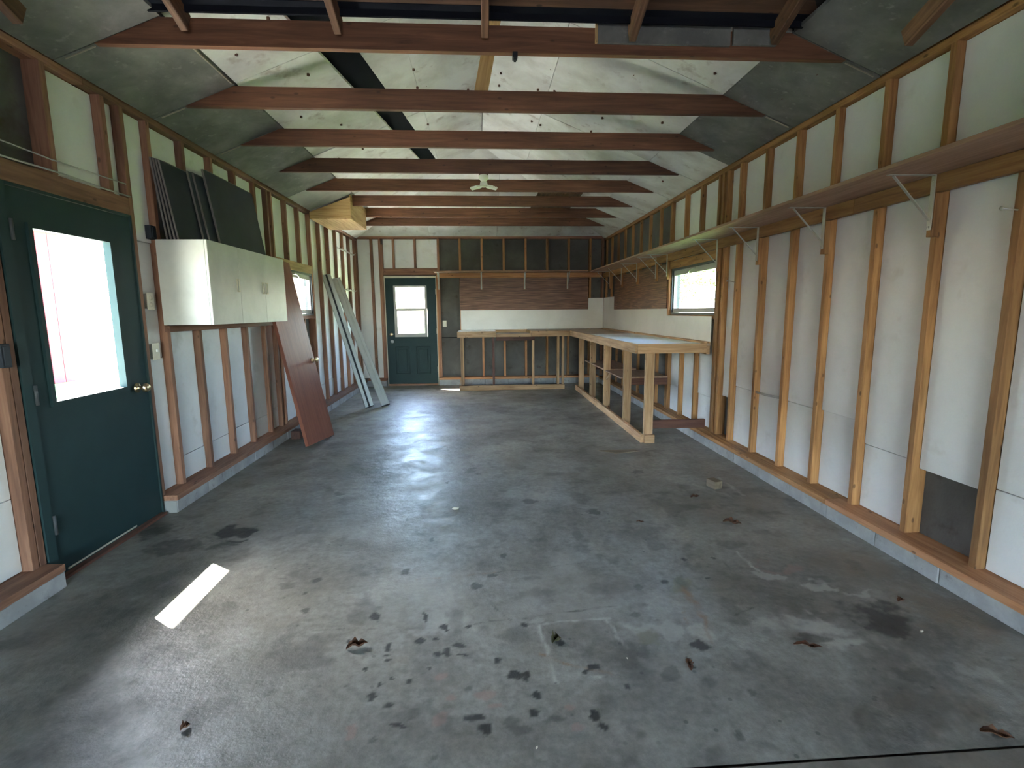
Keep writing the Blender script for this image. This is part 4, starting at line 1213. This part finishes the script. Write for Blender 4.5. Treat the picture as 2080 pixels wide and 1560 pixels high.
# ---------------------------------------------------------------- bits on the floor
def leaf(loc, s, rz, label, mat=M_LEAF, curl=.5, asp=.45):
    n, vs, fs = 7, [], []
    for i in range(n + 1):
        t = i / n
        w = math.sin(math.pi * min(1, t * .94 + .05)) ** .7 * asp * (1 + .25 * math.sin(i * 2.7))
        for j in (-1, -.5, 0, .5, 1):
            z = curl * (abs(j) ** 1.5) * w * .7 + .18 * math.sin(t * 5) ** 2 * curl + .01
            vs.append(((t - .5) * s, j * w * s * .5, z * s))
    for i in range(n):
        for j in range(4):
            a = i * 5 + j
            fs.append((a, a + 1, a + 6, a + 5))
    o = link('dead_leaf', mesh_from('dead_leaf', vs, fs), mat, None, loc, (0, 0, rz))
    md = o.modifiers.new('thickness', 'SOLIDIFY')
    md.thickness = .0015
    return tag(o, label, 'leaf', 'dead leaves on the floor')
leaf((-.533, 1.937, .002), .085, .25, 'red-brown curled dead leaf on the floor left of centre', curl=.8)
leaf((1.315, 1.800, .002), .105, -.35, 'long dark dead leaf lying on the sandy patch at right', curl=.5, asp=.25)
leaf((1.600, 2.985, .002), .11, -.6, 'dark crumpled leaf near the right curb', curl=.6)
leaf((1.560, 3.455, .002), .07, .1, 'small dark leaf below the wood scrap block', curl=.6)
leaf((-1.009, 1.564, .002), .030, .8, 'small brown leaf at the lower left of the floor', curl=.8, asp=.9)
leaf((1.958, 2.079, .002), .035, .2, 'tiny black leaf beside the right curb', curl=.7, asp=.8)
leaf((.789, 1.732, .002), .06, 1.4, 'dark bent leaf right of the chalky rectangle', curl=.6)
leaf((1.640, 1.340, .002), .085, -.5, 'dark green-brown leaf by the slab joint', curl=.5)
leaf((1.020, 3.060, .002), .05, -.3, 'thin dark leaf in the middle of the slab right of centre', curl=.5, asp=.3)
leaf((.294, 1.909, .002), .045, .5, 'mossy olive clump inside the chalky rectangle', M_MOSS, 1.0, .9)
tag(link('wood_splinter', mesh_from('wood_splinter', [(-.20, .03, 0), (.16, .03, 0), (.20, -.03, 0), (-.06, -.09, 0), (-.07, -.05, 0), (-.20, .03, .006), (.16, .03, .006), (.20, -.03, .006), (-.06, -.09, .006), (-.07, -.05, .006)],
    [(4, 3, 2, 1, 0), (5, 6, 7, 8, 9), (0, 1, 6, 5), (1, 2, 7, 6), (2, 3, 8, 7), (3, 4, 9, 8), (4, 0, 5, 9)]), M_SCRAP['X'], None, (1.335, 4.72, .001)), 'flat brown wood splinter on the floor in front of the bench', 'scrap')
tag(box('wood_scrap', (-.035, .035), (-.05, .05), (0, .06), M_SCRAP, None, .003), 'small grey wood offcut standing on the floor near the right curb', 'scrap')
bpy.data.objects['wood_scrap'].location = (1.80, 3.66, .030)
bpy.data.objects['wood_scrap'].rotation_euler = (0, 0, .25)
for k, (x, y, s, lb) in enumerate(((-.198, 3.378, .05, 'small white wood chip in the middle of the floor'), (1.86, 1.86, .022, 'pale pebble on the brown patch by the right curb'),
                                   (.155, 1.405, .012, 'white speck of grit near the slab joint'), (.560, 1.79, .010, 'white grit right of the chalky ring'))):
    bm = bmesh.new()
    bmesh.ops.create_icosphere(bm, subdivisions=2, radius=.5)
    for vv in bm.verts:
        vv.co *= 1 + .25 * math.sin(vv.co.x * 17 + vv.co.y * 11 + k)
    bmesh.ops.scale(bm, vec=(s, s * .5, s * .35), verts=bm.verts)
    me = bpy.data.meshes.new('floor_chip')
    bm.to_mesh(me); bm.free()
    tag(link('floor_chip', me, M_CREAM, None, (x, y, s * .16), (0, 0, .6 * k)), lb, 'chip', 'pale chips on the floor')

# ---------------------------------------------------------------- outside
barn = tag(empty('red_barn', (-9.0, 6.3, -.06)), 'red board-sided barn seen through the near door glass', 'barn')
for i in range(38):
    box('siding_board', (-.03, .0), (-6 + i * .3, -6 + i * .3 + .288), (0, 3.3), M_BARN, barn, .004)
box('barn_wall', (-.06, -.031), (-6, 5.4), (0, 3.3), M_BARN, barn, 0)
box('barn_wall', (-6, -.06), (5.3, 5.36), (0, 3.3), M_BARN, barn, 0)
link('barn_roof', mesh_from('barn_roof', [(.35, -6.3, 3.2), (.35, 5.7, 3.2), (-3, 5.7, 4.4), (-3, -6.3, 4.4), (-6.4, -6.3, 3.2), (-6.4, 5.7, 3.2),
                                          (.35, -6.3, 3.26), (.35, 5.7, 3.26), (-3, 5.7, 4.46), (-3, -6.3, 4.46), (-6.4, -6.3, 3.26), (-6.4, 5.7, 3.26)],
     [(0, 1, 2, 3), (3, 2, 5, 4), (9, 8, 7, 6), (10, 11, 8, 9), (0, 6, 7, 1), (4, 5, 11, 10), (0, 3, 9, 6), (3, 4, 10, 9), (1, 7, 8, 2), (2, 8, 11, 5)]), M_ROOF, barn)
def tree(loc, h, r, label, seed):
    rg = random.Random(seed)
    e = tag(empty('tree', loc), label, 'tree', 'trees beyond the right window')
    tube('trunk', [(0, 0, 0), (.05, .02, h * .35), (-.03, .05, h * .8)], [.14, .10, .03], M_BARK, e)
    for k in range(5):
        a = k * 1.3
        tube('branch', [(.02, .02, h * (.35 + .08 * k)), (math.cos(a) * r * .7, math.sin(a) * r * .7, h * (.5 + .09 * k))], [.05, .012], M_BARK, e, 6)
    vs, fs = [], []
    for k in range(3200):
        d = Vector((rg.gauss(0, 1), rg.gauss(0, 1), rg.gauss(0, 1))).normalized() * (rg.random() ** .4)
        c = Vector((d.x * r, d.y * r, h * .66 + d.z * h * .38))
        s = rg.uniform(.05, .11)
        t = Vector((rg.gauss(0, 1), rg.gauss(0, 1), rg.gauss(0, 1))).normalized()
        q = t.orthogonal().normalized()
        i = len(vs)
        vs += [c + t * s, c + q * s * .5, c - t * s, c - q * s * .5]
        fs.append((i, i + 1, i + 2, i + 3))
    o = link('foliage', mesh_from('foliage', vs, fs), M_TREE, e)
    o['kind'] = 'stuff'
tree((7.6, 15.6, -.06), 5.2, 2.0, 'leafy tree at the right of the view through the right window', 1)
tree((7.0, 19.5, -.06), 4.6, 1.7, 'smaller leafy tree at the left of the view through the right window', 2)
